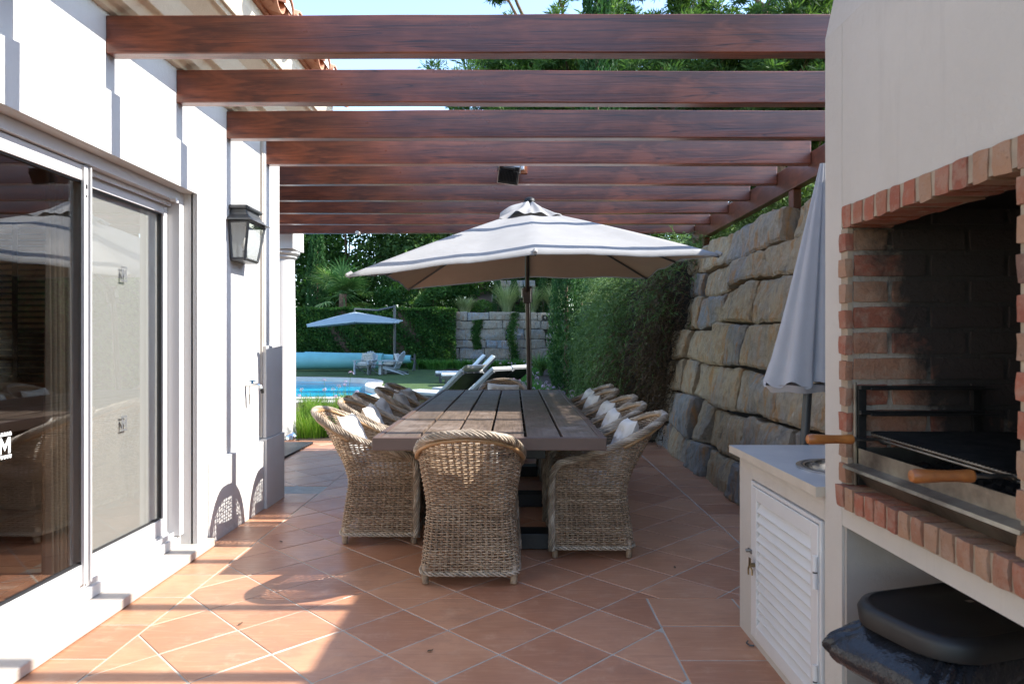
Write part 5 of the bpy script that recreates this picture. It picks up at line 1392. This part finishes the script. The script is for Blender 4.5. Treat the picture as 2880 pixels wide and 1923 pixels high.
# understorey shrubs behind hedge
for i,(x,y,h,r,lb) in enumerate([(-12.6,35.5,3.7,1.5,'shrub left of the palm behind the hedge'),(-6.3,36,4.2,1.7,'leafy shrub right of the palm behind the hedge'),(-4.2,35.2,3.9,1.3,'red stemmed shrub above the right end of the hedge'),(-2.6,36,4.6,1.5,'dark shrub behind the corner of hedge and stone wall'),(-15.5,36,4.2,1.8,'bushy shrub at the far left behind the hedge')]):
    blob_tree('garden_shrub',x,y,0,h,r,16,420,.17,M['hedge'] if i%2 else M['tree'],lb,'shrubs behind the hedge',seed=i+60,base=.3,trunk=.07,cat='shrub')
cypress('cypress_tree',-11.0,38.2,0,8.6,.62,9000,'slender dark cypress behind the palm on the left',.17)
cypress('cypress_tree',2.62,21.5,2.45,12.2,.68,17000,'tall dense cypress rising above the first beams of the pergola',.15)
cypress('cypress_tree',.94,12.2,0,3.9,.33,15000,'dark columnar cypress between parasol pole and trailing shrub',.06)
for x_,hh_,lb in ((-.82,1.95,'left of the parasol pole'),(.02,2.05,'hidden by the parasol pole'),(1.5,2.1,'right of the parasol pole')):
    cypress('small_cypress',x_,35.2,2.6,hh_,.30,3200,'small bright green conical cypress above the far wall '+lb,.08,'little cypresses above the far wall')
# ================================================================== pines on the slope
def limb(mb,p0,d,ln,r0,r1,wob,rr,n=7):
    pts=[Vector(p0)]; d=Vector(d).normalized()
    for i in range(n):
        d=(d+Vector((rr.uniform(-1,1),rr.uniform(-1,1),rr.uniform(-.6,1)))*wob).normalized(); pts.append(pts[-1]+d*ln/n)
    mb.tube(pts,[lerp(r0,r1,i/n) for i in range(n+1)],7); return pts
def pine(x,y,z0,top,lean,label,seed,tufts=150,spread=3.6,thick=.22,crown=3.0,nper=70,nscale=1.0):
    root=empty('stone_pine',(x,y,z0),0,label,'pine tree','pines on the slope behind the pergola'); rr=random.Random(seed); mb=MB()
    d=Vector((lean[0],lean[1],1)); H=top-z0
    tp_=limb(mb,(x,y,z0-.2),d,H*.78*d.length,thick,thick*.55,.06,rr,10); ends=[]
    for i in range(13):
        b=tp_[rr.randint(4,10)]; a=rr.uniform(0,2*PI); L1=spread*rr.uniform(.5,1.0)
        l1=limb(mb,b,(math.cos(a),math.sin(a),rr.uniform(.35,1.1)),L1,thick*.36,thick*.14,.16,rr)
        for k in range(4):
            b2=l1[rr.randint(3,7)]; a2=a+rr.uniform(-1.1,1.1); l2=limb(mb,b2,(math.cos(a2),math.sin(a2),rr.uniform(.2,.9)),L1*.45,thick*.14,thick*.05,.2,rr,5); ends+=l2[2:]
        ends+=l1[5:]
    mb.build('trunk',M['bark'],root,smooth=True,fixn=False)
    parts=[]
    for i in range(tufts):
        e=ends[rr.randint(0,len(ends)-1)]; c=np.array(e)+rng.normal(size=3)*.22; k=nper; R0=rr.uniform(.28,.5)*nscale
        dd=rng.normal(size=(k,3)); dd[:,2]+=.5; dd/=np.linalg.norm(dd,axis=1)[:,None]; C=c+dd*R0*rng.uniform(.3,1,(k,1))*np.array([1.15,1.15,.7])
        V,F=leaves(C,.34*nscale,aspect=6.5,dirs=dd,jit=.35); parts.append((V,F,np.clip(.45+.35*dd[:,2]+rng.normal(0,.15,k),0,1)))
    cc=np.mean([tuple(e) for e in ends],axis=0)
    for i in range(tufts//2):
        k=nper; c=cloud(1,cc,(spread*1.25,spread*1.25,spread*.62),.2)[0]; R0=rr.uniform(.35,.6)*nscale
        dd=rng.normal(size=(k,3)); dd[:,2]+=.5; dd/=np.linalg.norm(dd,axis=1)[:,None]; C=c+dd*R0*rng.uniform(.3,1,(k,1))*np.array([1.2,1.2,.6])
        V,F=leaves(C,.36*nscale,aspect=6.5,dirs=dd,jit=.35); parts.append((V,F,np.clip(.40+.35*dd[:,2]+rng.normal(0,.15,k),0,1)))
    V,F,T=joinq(parts); tone_mesh('crown',V,F,T,M['needle'],root); return root
PN=[(1.7,50,31,(.02,0),'pine with pale branches at the left above the first beam',1),(3.6,30,18.5,(-.10,0),'pine with forked trunk right of the tall cypress',2),(7.6,26,16.8,(-.07,.05),'pine with slim leaning trunk in the middle of the slope',3),(11.2,26,17,(-.17,0),'pine with thick trunk leaning to the left near the chimney',4),(13.6,27,17,(-.12,.1),'rightmost pine partly hidden by the barbecue chimney',5),(5.6,36,19,(.05,0),'distant pine between the two leaning pines',6),(10.5,37,20,(0,0),'tall distant pine behind the leaning pines',7),(5.0,52,27,(.0,0),'distant pine behind the tall cypress',8),(14.5,34,19,(-.05,0),'distant pine at the far right of the slope',9)]
for (x,y,t_,le,lb,s) in PN: pine(x,y,2.6,t_,le,lb,s,tufts=430 if y<45 else 520,nper=80,spread=4.2 if y<45 else 6.5,thick=.22 if y<45 else .4,nscale=1 if y<45 else 1.6)
# ================================================================== planting by the right wall
# trailing rosemary: drooping leafy strands
tr_=empty('trailing_shrub',(1.7,10,0),0,'huge trailing green shrub spilling over the stone wall with brown dry lower stems','trailing shrub')
def strands(n,fn,nl,size,tn,aspect=3.5):
    parts=[]
    C=[];D=[];T=[]
    for i in range(n):
        p,d,ln,tt=fn(); p=np.array(p,float); d=np.array(d,float); st=ln/nl; ph=rng.uniform(0,6)
        for k in range(nl):
            d=d+np.array([0.0,0.0,-.10])+rng.normal(size=3)*.13; d/=np.linalg.norm(d); p=p+d*st
            C.append(p.copy()); D.append(d.copy()); T.append(tt)
    C=np.array(C);D=np.array(D); V,F=leaves(C,size,aspect=aspect,dirs=D,jit=.55); return V,F,np.clip(np.array(T)+rng.normal(0,.16,len(T)),0,1)
def surf(th,v):   # bulging front of the mass. th 0..1 along (far-left -> near-right), v 0..1 height
    # plan curve from far (0.95,11.6) bulging to (0.92,10) and back to the wall (1.9,8.5)
    P=[(1.75,12.2),(1.35,11.5),(1.10,10.6),(1.14,9.8),(1.36,9.2),(1.66,8.72),(2.0,8.35)]
    f=th*6; i=min(5,int(f)); u=f-i; x=P[i][0]*(1-u)+P[i+1][0]*u; y=P[i][1]*(1-u)+P[i+1][1]*u
    bulge=math.sin(PI*min(1,v*.72+.22)); x=x+(.35-.35*bulge); x+=.10*v**3
    return x,y,v
def gen(dry):
    def f():
        while True:
            th=rng.uniform(); v=rng.uniform(.04,1.0); brown=(th*1.15-.22)-(v-.35)*.62
            isd=brown+rng.normal()*.13>.60
            if isd==dry: break
        x,y,_=surf(th,v); z=.05+2.45*v+.12*math.sin(th*9)
        off=.10*math.sin(th*23+v*3)+.06*math.sin(v*17+th*5)
        return (x+off+rng.uniform(0,.22),y+off*.5+rng.uniform(0,.1),z),(-.55,-.25,rng.uniform(-.1,.7)),rng.uniform(.25,.55),.30+.35*v+.25*math.sin(th*23+v*3)-.1
    return f
V,F,T=strands(3600,gen(False),16,.050,.5,4.5); tone_mesh('green_foliage',V,F,T,M['trailing'],tr_)
V,F,T=strands(1700,gen(True),16,.045,.4,5); tone_mesh('dry_stems',V,F,T,M['trailing_dry'],tr_)
# dark inner mass
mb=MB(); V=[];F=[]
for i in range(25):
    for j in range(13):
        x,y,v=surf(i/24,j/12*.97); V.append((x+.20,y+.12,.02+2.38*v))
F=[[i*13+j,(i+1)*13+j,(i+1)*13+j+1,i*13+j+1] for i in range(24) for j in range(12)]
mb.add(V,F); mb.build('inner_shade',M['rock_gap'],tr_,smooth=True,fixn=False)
# plants along the wall top
def bush(name,x,y,z,r,n,size,mat,label,group=None,cat='shrub',flat=.7,tn=.5):
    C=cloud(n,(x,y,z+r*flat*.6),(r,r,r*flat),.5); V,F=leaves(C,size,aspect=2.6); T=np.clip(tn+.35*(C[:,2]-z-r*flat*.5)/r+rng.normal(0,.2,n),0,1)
    root=empty(name,(x,y,z),0,label,cat,group); tone_mesh('foliage',V,F,T,mat,root)
    mb=MB(); 
    for k in range(6): mb.tube([(x,y,z-.05),(x+r*.4*math.cos(k*1.05),y+r*.4*math.sin(k*1.05),z+r*flat*.7)],[.018,.006],5)
    mb.build('stems',M['bark'],root); return root
wt=[(2.75,9.3,.42,'green bush on top of the stone wall behind the last pergola post'),(2.8,8.2,.40,'bush on the wall top beside the far pergola post'),(2.75,7.3,.36,'low green bush on the wall top between the two posts'),(2.8,6.5,.34,'pale green bush on the wall top near the first post'),(2.75,10.4,.45,'bush on the wall top above the trailing shrub'),(2.95,5.2,.33,'dry bush on the wall top near the folded parasol'),(2.78,3.9,.36,'unseen bush added on the wall top to block sun, behind the folded parasol'),(2.78,3.2,.38,'unseen bush added on the wall top to block sun, just beyond the barbecue chimney'),(2.78,2.55,.38,'unseen bush added on the wall top to block sun, behind the barbecue chimney')]  # last three bushes are out of view, added to block sun below the header
for i,(x,y,r,lb) in enumerate(wt): bush('wall_top_bush',x,y,2.42,r,1700,.055,M['trailing'] if i!=5 else M['trailing_dry'],lb,'bushes on the stone wall')
bush('border_shrub',1.9,21.5,0,.9,5200,.10,M['tree'],'shrub in front of the far end of the garden border',flat=1.2)
mb=MB(); mb.box(2.38,2.62,-2,4.5,2.40,2.72); o=mb.build('sun_block_strip',M['rock'],bevel=.02); o.parent=rw  # unseen raised strip, added to shut out sun passing over the wall
n=16000; C=np.stack([rng.uniform(2.42,2.85,n),rng.uniform(4.4,10.5,n),2.40+.34*rng.uniform(0,1,n)],1); V,F=leaves(C,.055,aspect=2.4); o=tone_mesh('sun_block_hedge',V,F,np.clip(.2+1.6*(C[:,2]-2.4)+rng.normal(0,.15,n),0,1),M['trailing']); tag(o,'dense low planting added along the top of the stone wall to block sun','hedge')  # leaves added to close the sunlit gap between wall top and header beam
# ivy on the far wall
for (x,z0,z1,w_,lb) in ((-.05,.1,2.65,.22,'ivy climbing the far wall behind the parasol pole'),(-1.75,.9,2.3,.20,'thin ivy trailing down the left of the far wall')):
    n=2600; zz=rng.uniform(z0,z1,n); C=np.stack([x+rng.normal(0,w_*.5,n)+.1*np.sin(zz*3),32.85-rng.uniform(0,.12,n)+.1*zz,zz],1); V,F=leaves(C,.08,aspect=1.5); o=tone_mesh('ivy',V,F,np.clip(rng.normal(.4,.2,n),0,1),M['tree']); tag(o,lb,'ivy')
# ---- blade clumps
def blades(n,cx,cy,r,h,w_,z=0,lean=.5,tn=.5,seg=4,straight=.5):
    V=[];F=[];T=[]
    for i in range(n):
        a=rng.uniform(0,2*PI); q=r*math.sqrt(rng.uniform()); x=cx+q*math.cos(a)*.6; y=cy+q*math.sin(a)*.6; hh=h*rng.uniform(.55,1.15); az=a+rng.normal()*.7; ln=lean*hh*rng.uniform(.3,1.2)
        dx,dy=math.cos(az),math.sin(az); b=len(V); tt=min(1,max(0,tn+rng.normal()*.2)); px,py=-dy*w_/2,dx*w_/2
        for k in range(seg+1):
            t=k/seg; ww=(1-t**1.6)*.9+.05; zx=ln*t**1.8; zz=z+hh*(t-.22*t**3*(ln/hh)*2)
            V+= [(x+dx*zx-px*ww,y+dy*zx-py*ww,zz),(x+dx*zx+px*ww,y+dy*zx+py*ww,zz)]
        for k in range(seg): F.append((b+2*k,b+2*k+1,b+2*k+3,b+2*k+2)); T.append(tt+.1*k/seg)
    return np.array(V),np.array(F),np.clip(np.array(T),0,1)
def flower(stem,pet,x,y,z0,h,lx=0,ly=0,r=.022):
    top=Vector((x+lx,y+ly,z0+h)); stem.tube([(x,y,z0),(x+lx*.3,y+ly*.3,z0+h*.6),top],[.0035,.003,.0025],5,.7)
    for k in range(9):
        a=random.uniform(0,2*PI); e=random.uniform(-.2,1.2); d=Vector((math.cos(a)*math.cos(e),math.sin(a)*math.cos(e),math.sin(e))); c=top+d*r*1.1
        for m_ in range(4):
            t=d.orthogonal().normalized(); t=Matrix.Rotation(m_*1.57+a,3,d)@t; s=d.cross(t)*.0045; p=c; q=c+t*.014+d*.006
            pet.quad(p-s*.4,q-s,q+t*.005,q+s,random.random())
def flower_plant(x,y,r,h,n,label,group,fl,mat,fh=.5,w_=.008):
    root=empty('flowering_clump',(x,y,0),0,label,'flowering plant',group); V,F,T=blades(n,x,y,r,h,w_,lean=.55); tone_mesh('leaves',V,F,T,mat,root)
    if fl:
        st=MB();pt_=MB()
        for i in range(fl):
            a=random.uniform(0,2*PI); q=r*random.random()*.7; flower(st,pt_,x+q*math.cos(a),y+q*math.sin(a),.02,fh*random.uniform(.75,1.15),random.uniform(-.06,.06),random.uniform(-.05,.05))
        st.build('flower_stems',mat,root,fixn=False); pt_.build('flowers',M['petal'],root,fixn=False)
random.seed(41)
# left bed, by the column
bed=[(-2.72,9.25,.36),(-2.35,9.35,.38),(-2.60,9.9,.42),(-3.0,9.7,.40),(-2.15,10.0,.36),(-2.9,10.5,.42),(-2.45,10.6,.42),(-3.25,10.4,.4),(-3.2,11.4,.42),(-2.7,11.5,.42),(-3.6,12.2,.42),(-2.25,11.4,.40),(-3.1,12.6,.42)]
for i,(x,y,h) in enumerate(bed): flower_plant(x,y,.34,h,420,f'grassy clump with small lilac flowers, number {i+1} outward from the porch column','lilac flowering grass clumps by the pool',(0,0,2,1,1,2,0,2,1,1,0,1,1)[i],M['grass'],.56)
sp=MB(); pt_=MB(); flower(sp,pt_,-2.42,9.9,.02,.80,.06,0,.03); rt=empty('tall_flower',(-2.42,9.9,0),0,'single tall lilac flower standing above the grass in front of the pool','flower'); sp.build('stem',M['grass'],rt,fixn=False); pt_.build('blossom',M['petal'],rt,fixn=False)
# dry agave stump
mb=MB()
ag=empty('dry_plant_stump',(-2.3,9.35,0),0,'brown dry palm stump among the grass behind the left chairs','plant stump')
C=cloud(900,(-2.32,9.7,.36),(.15,.15,.16),.7); V,F=leaves(C,.06,aspect=2,dirs=(C-np.array([-2.32,9.7,.25])),jit=.3); tone_mesh('dry_fibres',V,F,np.clip(rng.normal(.7,.2,len(F)),0,1),M['trailing_dry'],ag)
mb.tube([(-2.32,9.7,0),(-2.32,9.7,.4)],[.10,.08],8); mb.build('stem',M['bark'],ag)
# right border
rb=[(.35,9.4),(.75,9.3),(1.1,9.1),(.2,10.3),(.6,10.3),(.1,11.4),(.5,11.5),(0.05,12.8),(.45,13.0),(.05,14.5),(.55,14.8),(-.1,16.5),(.4,16.8),(.2,18.8),(-.2,21),(.4,21.5),(-.1,23.5),(.6,24.2)]
for i,(x,y) in enumerate(rb): flower_plant(x,y,.40,.34 if y<12 else .42,300,f'leafy border clump, number {i+1} going away from the far end of the table','leafy clumps in the garden border',9 if y<12 else 3,M['clump'],.52,.013)
# yucca
V,F,T=blades(260,.98,25.4,.16,.95,.05,lean=.9,tn=.5); rt=empty('yucca',(.98,25.4,0),0,'spiky yucca in front of the far stone wall','yucca'); tone_mesh('leaves',V,F,T,M['palm'],rt)
# day lilies at the foot of hedge and far wall
for i in range(15):
    x=-4.6+i*.44; V,F,T=blades(240,x,31.4+.3*math.sin(i*2),.42,.55,.035,lean=.8); o=tone_mesh('strap_leaf_clump',V,F,T,M['clump']); o['group']='strap leaved clumps along the far wall'; tag(o,f'strap leaved clump {["below the right end of the hedge","at the foot of the far wall, left half","at the foot of the far wall, right half"][min(2,i//5)]}','plant')
# plume grasses on the upper terrace
for i,(x,h,lb) in enumerate(((-2.5,1.1,'pale plume grass at the left end of the far wall top'),(-.35,1.9,'pale upright plume grass between the little cypresses'),(.9,1.6,'soft plume grass right of the parasol pole on the terrace'),(2.1,1.8,'tall plume grass beside the dark cypress on the terrace'))):
    V,F,T=blades(700,x,35.0,.35,h,.03,z=2.6,lean=.7); o=tone_mesh('plume_grass',V,F,T,M['palegrass']); tag(o,lb,'grass clump')
for i,(x,lb) in enumerate(((-1.6,'green bush on the terrace left of the little cypresses'),(.6,'low bush on the terrace between two cypresses'),(2.2,'bush on the terrace at the right'))): bush('terrace_bush',x,35.6,2.6,.75,2600,.12,M['tree'],lb,cat='bush')
# ================================================================== pool furniture
pcv=empty('pool_cover_roller',(-7,29.5,0),0,'long turquoise rolled pool cover on the lawn before the hedge','pool cover')
def roll(x0,x1,y,r0,r1,z,n=40,m=18):
    V=[]
    for i in range(m+1):
        t=i/m; r=lerp(r0,r1,t); x=lerp(x0,x1,t)
        for j in range(n):
            a=2*PI*j/n; rr=r*(1+.018*math.sin(a*3+t*5)); V.append((x,y+rr*math.cos(a),z+r*.0+rr*math.sin(a)))
    F=[[i*n+j,i*n+(j+1)%n,(i+1)*n+(j+1)%n,(i+1)*n+j] for i in range(m) for j in range(n)]+[list(range(n))[::-1],[m*n+j for j in range(n)]]
    mb=MB(); mb.add(V,F); return mb
roll(-13.5,-5.6,29.2,.40,.335,.43).build('rolled_sheet',M['pool_cover'],pcv,smooth=True)
roll(-9.0,-4.45,29.5,.335,.17,.50).build('sheet_core',M['pool_cover'],pcv,smooth=True)
mb=MB(); mb.tube([(-4.45,29.5,.5),(-4.25,29.5,.5)],.05,10); mb.box(-4.32,-4.24,29.44,29.56,.02,.72); mb.tube([(-4.3,29.0,.02),(-4.28,29.5,.5),(-4.15,30.0,.02)],.02,6); mb.build('stand',M['anthracite'],pcv)
# far cantilever parasol
cp=empty('cantilever_parasol',(-5.4,27.6,0),0,'blue grey cantilever parasol over the two garden chairs by the hedge','parasol')
ut=[];ucx,ucy=-6.15,26.6
for k in range(8):
    a=[(-1,-.55),(-.1,-1.0),(.8,-.75),(1.0,.1),(1,.9),(.1,1.0),(-.8,.75),(-1.0,.1)][k]
    rot_=R(18); x=a[0]*1.85; y=a[1]*1.6; ut.append(Vector((ucx+x*math.cos(rot_)-y*math.sin(rot_),ucy+x*math.sin(rot_)+y*math.cos(rot_),2.02-(.10 if k%2==0 else 0)+.05*x)))
ap=Vector((ucx-.05,ucy,2.42)); canopy(ut,ap,'canopy',M['canopy_blue'],cp,.03,1,.02,.01,.03)
for t in ut:
    mb=MB(); mb.tube([ap-Vector((0,0,.1)),t-Vector((0,0,.02))],.014,5); mb.build('rib',M['anthracite'],cp)
mb=MB(); mb.tube([(-4.78,27.4,.03),(-4.78,27.4,2.72)],.055,10); mb.tube([(-4.78,27.4,2.66),(-5.4,27.0,2.50),ap+Vector((0,0,.12))],[.04,.035,.03],8); mb.tube([ap+Vector((0,0,.14)),ap-Vector((0,0,.35))],.03,8); mb.tube([(-4.78,27.4,2.0),(-5.35,27.0,2.30)],.025,6); mb.build('mast',M['anthracite'],cp,smooth=True)
mb=MB(); mb.box(-5.3,-4.3,27.0,27.9,0,.06); mb.build('base',M['anthracite'],cp)
# adirondack chairs
def adirondack():
    r=empty('garden_chair'); wd=.56
    for s in (-1,1):
        mb=MB(); x=s*wd/2; mb.box(x-.02,x+.02,.30,.42,0,.52); mb.build('front_leg',M['pump_grey'],r,bevel=.004)
        mb=MB(); mb.prism([(.34,.36),(.34,.24),(-.62,.0),(-.52,.0),(-.40,.05)],0,x-s*.045-.012,x-s*.045+.012); mb.build('side_rail',M['pump_grey'],r)
        mb=MB(); mb.box(x-.08,x+.06,-.42,.46,.52,.545); mb.build('armrest',M['pump_grey'],r,bevel=.004)
    mb=MB()
    for k in range(6): y=.34-.095*k; z=.355-.024*k; mb.box(-wd/2+.03,wd/2-.03,y-.042,y+.042,z,z+.02)
    mb.build('seat',M['pump_grey'],r)
    mb=MB(); Mb=Matrix.Translation((0,-.20,.22))@Matrix.Rotation(R(24),4,'X')
    for k in range(7):
        x=-.27+k*.09; h_=.74-.16*abs((k-3)/3)**2; x2=x*1.12; V=[Mb@Vector(p) for p in ((x-.04,-.01,0),(x+.04,-.01,0),(x+.04,.01,0),(x-.04,.01,0),(x2-.042,-.01,h_-.03),(x2+.042,-.01,h_-.03),(x2+.042,.01,h_-.03),(x2-.042,.01,h_-.03),(x2,-.01,h_),(x2,.01,h_))]
        mb.add(V,[[0,3,2,1],[0,1,5,4],[1,2,6,5],[2,3,7,6],[3,0,4,7],[4,5,8],[7,9,6],[4,8,9,7],[5,6,9,8]])
    mb.box(-.30,.30,-.032,-.012,.30,.36,M=Mb); mb.build('backrest',M['pump_grey'],r); return r
gc=adirondack()
far=[((-5.78,26.6),R(168),'blue grey garden chair with cushions facing the camera beside the cover roller'),((-4.72,26.4),R(80),'blue grey garden chair with cushions seen from the side under the cantilever parasol')]
for i,((x,y),a,lb) in enumerate(far):
    c=gc if i==0 else copy_tree(gc); c.location=(x,y,0); c.rotation_euler=(0,0,a); c['local']=1; tag(c,lb,'garden chair',group='garden chairs beside the pool')
    Mc=Matrix.Translation((x,y,0))@Matrix.Rotation(a,4,'Z')
    for q,(MM,sc) in enumerate(((Mc@Matrix.Translation((0,-.26,.60))@Matrix.Rotation(R(70),4,'X'),1.25),(Mc@Matrix.Translation((0,.06,.42)),1.3))):
        o=PM[q].build('pillow',M['cushion_far'],smooth=True,sharp=0); o.matrix_world=MM@Matrix.Scale(sc,4); tag(o,f'creased pale {"back" if q==0 else "seat"} cushion on the garden chair {"facing the camera" if i==0 else "seen from the side"}','cushion',group='cushions on the garden chairs')
st=empty('side_table',(-5.25,26.1,0),0,'low dark slatted side table between the two garden chairs','side table')
mb=MB(); 
for k in range(5): mb.box(-5.55+k*.12,-5.45+k*.12,25.85,26.35,.36,.385)
mb.build('tabletop',M['anthracite'],st)
for x in (-5.52,-5.0):
    for y in (25.88,26.3): mb=MB(); mb.box(x-.025,x+.025,y-.025,y+.025,0,.358); mb.build('leg',M['anthracite'],st)
# sun loungers
def lounger(length=1.75,ang=48,dark=False):
    r=empty('sun_lounger'); w_=.31; mat=M['anthracite']; seat=1.02
    mb=MB(); mb.box(-w_,w_,0,.05,.20,.26); mb.box(-w_,w_,length-.05,length,.20,.26)
    for s in (-1,1): mb.box(s*w_-.025,s*w_+.025,0,length,.20,.27)
    for k in range(9): mb.box(-w_+.03,w_-.03,.08+k*.105,.15+k*.105,.235,.25)
    mb.build('frame',mat,r,bevel=.004)
    for s in (-1,1):
        for y in (.12,length-.16): mb=MB(); mb.box(s*w_-.03,s*w_+.03,y,y+.07,0,.198); mb.build('leg',mat,r)
    Mb=Matrix.Translation((0,seat,.27))@Matrix.Rotation(R(ang),4,'X'); bl_=.76
    mb=MB(); mb.box(-w_,w_,0,bl_,-.03,-.01,M=Mb)
    for s in (-1,1): mb.box(s*(w_-.02)-.02,s*(w_-.02)+.02,0,bl_,-.055,-.028,M=Mb)
    mb.build('backrest',mat,r); 
    mb=MB(); mb.box(-w_+.01,w_-.01,.01,seat-.01,.275,.345); mt_=mb.build('mattress',M['mattress'] if not dark else M['greymat'],r,bevel=.022,seg=3,smooth=True)
    mb=MB(); mb.box(-w_+.01,w_-.01,.03,bl_+.02,-.005,.07,M=Mb); mb.build('back_cushion',M['mattress'] if not dark else M['greymat'],r,bevel=.022,seg=3,smooth=True)
    mb=MB(); mb.tube([(0-.2,seat+.10,.24),Mb@Vector((-.2,.45,-.05))],.012,6); mb.tube([(.2,seat+.10,.24),Mb@Vector((.2,.45,-.05))],.012,6); mb.build('support_bar',mat,r); return r
la=lounger(1.8,46); lb_=lounger(1.75,38,True)
specs=[(la,(-2.45,21.3),-82,'light sun lounger farthest away on the lawn',0),(la,(-2.12,19.9),-82,'light sun lounger in front of the farthest one on the lawn',1),(lb_,(-2.04,13.33),-127,'nearest grey sun lounger with a towel over its headrest',0),(lb_,(-1.51,14.23),-127,'middle dark backed sun lounger behind the table end',1),(lb_,(-1.14,15.13),-127,'dark backed sun lounger next to the parasol pole',1)]
for (pr,(x,y),a,lbl,cpy) in specs:
    c=pr if not cpy else copy_tree(pr); c.location=(x,y,0); c.rotation_euler=(0,0,R(a)); c['local']=1; tag(c,lbl,'sun lounger',group='sun loungers beside the pool')
mb=pillow_mesh(.60,.42,.10,14,False,3); o=mb.build('towel',M['pillow'],smooth=True,sharp=0); Mc=Matrix.Translation((-2.04,13.33,0))@Matrix.Rotation(R(-127),4,'Z')@Matrix.Translation((0,1.02,.27))@Matrix.Rotation(R(38),4,'X')@Matrix.Translation((0,.70,.045)); o.matrix_world=Mc; tag(o,'white folded towel over the headrest of the nearest sun lounger','towel')

# a few dry leaves on the patio tiles
for i,(x,y,lb) in enumerate(((.92,3.9,'tiny dry brown leaf on the tiles between the right chairs and the counter'),(-1.25,3.12,'tiny dry leaf in the sunny part of the tiles'),(-.35,2.85,'small dry leaf on the tiles in front of the nearest chair'),(1.12,4.9,'tiny dry leaf near the foot of the stone wall'),(-1.5,4.4,'tiny dry leaf on the tiles by the doorstep'))):
    mb=MB(); a=random.uniform(0,6); c,s_=math.cos(a),math.sin(a)
    P_=[(-.016,0,.002),(-.005,.007,.006),(.008,.006,.004),(.018,0,.007),(.008,-.006,.004),(-.005,-.007,.006)]
    mb.add([(x+u*c-v*s_,y+u*s_+v*c,.004+w_) for u,v,w_ in P_],[[0,1,5],[1,2,4,5],[2,3,4]],.5); tag(mb.build('dry_leaf',M['trailing_dry']),lb,'dry leaf')
# ------------------------------------------------------------------ parents: children modelled in world space keep their place
bpy.context.view_layer.update()
for o in list(scene.objects):
    if o.type=='EMPTY' and not o.parent:
        if 'local' in o: del o['local']; continue
        Mr=Matrix.Translation(o.location)@o.rotation_euler.to_matrix().to_4x4(); inv=Mr.inverted()
        for ch in o.children: ch.matrix_parent_inverse=inv
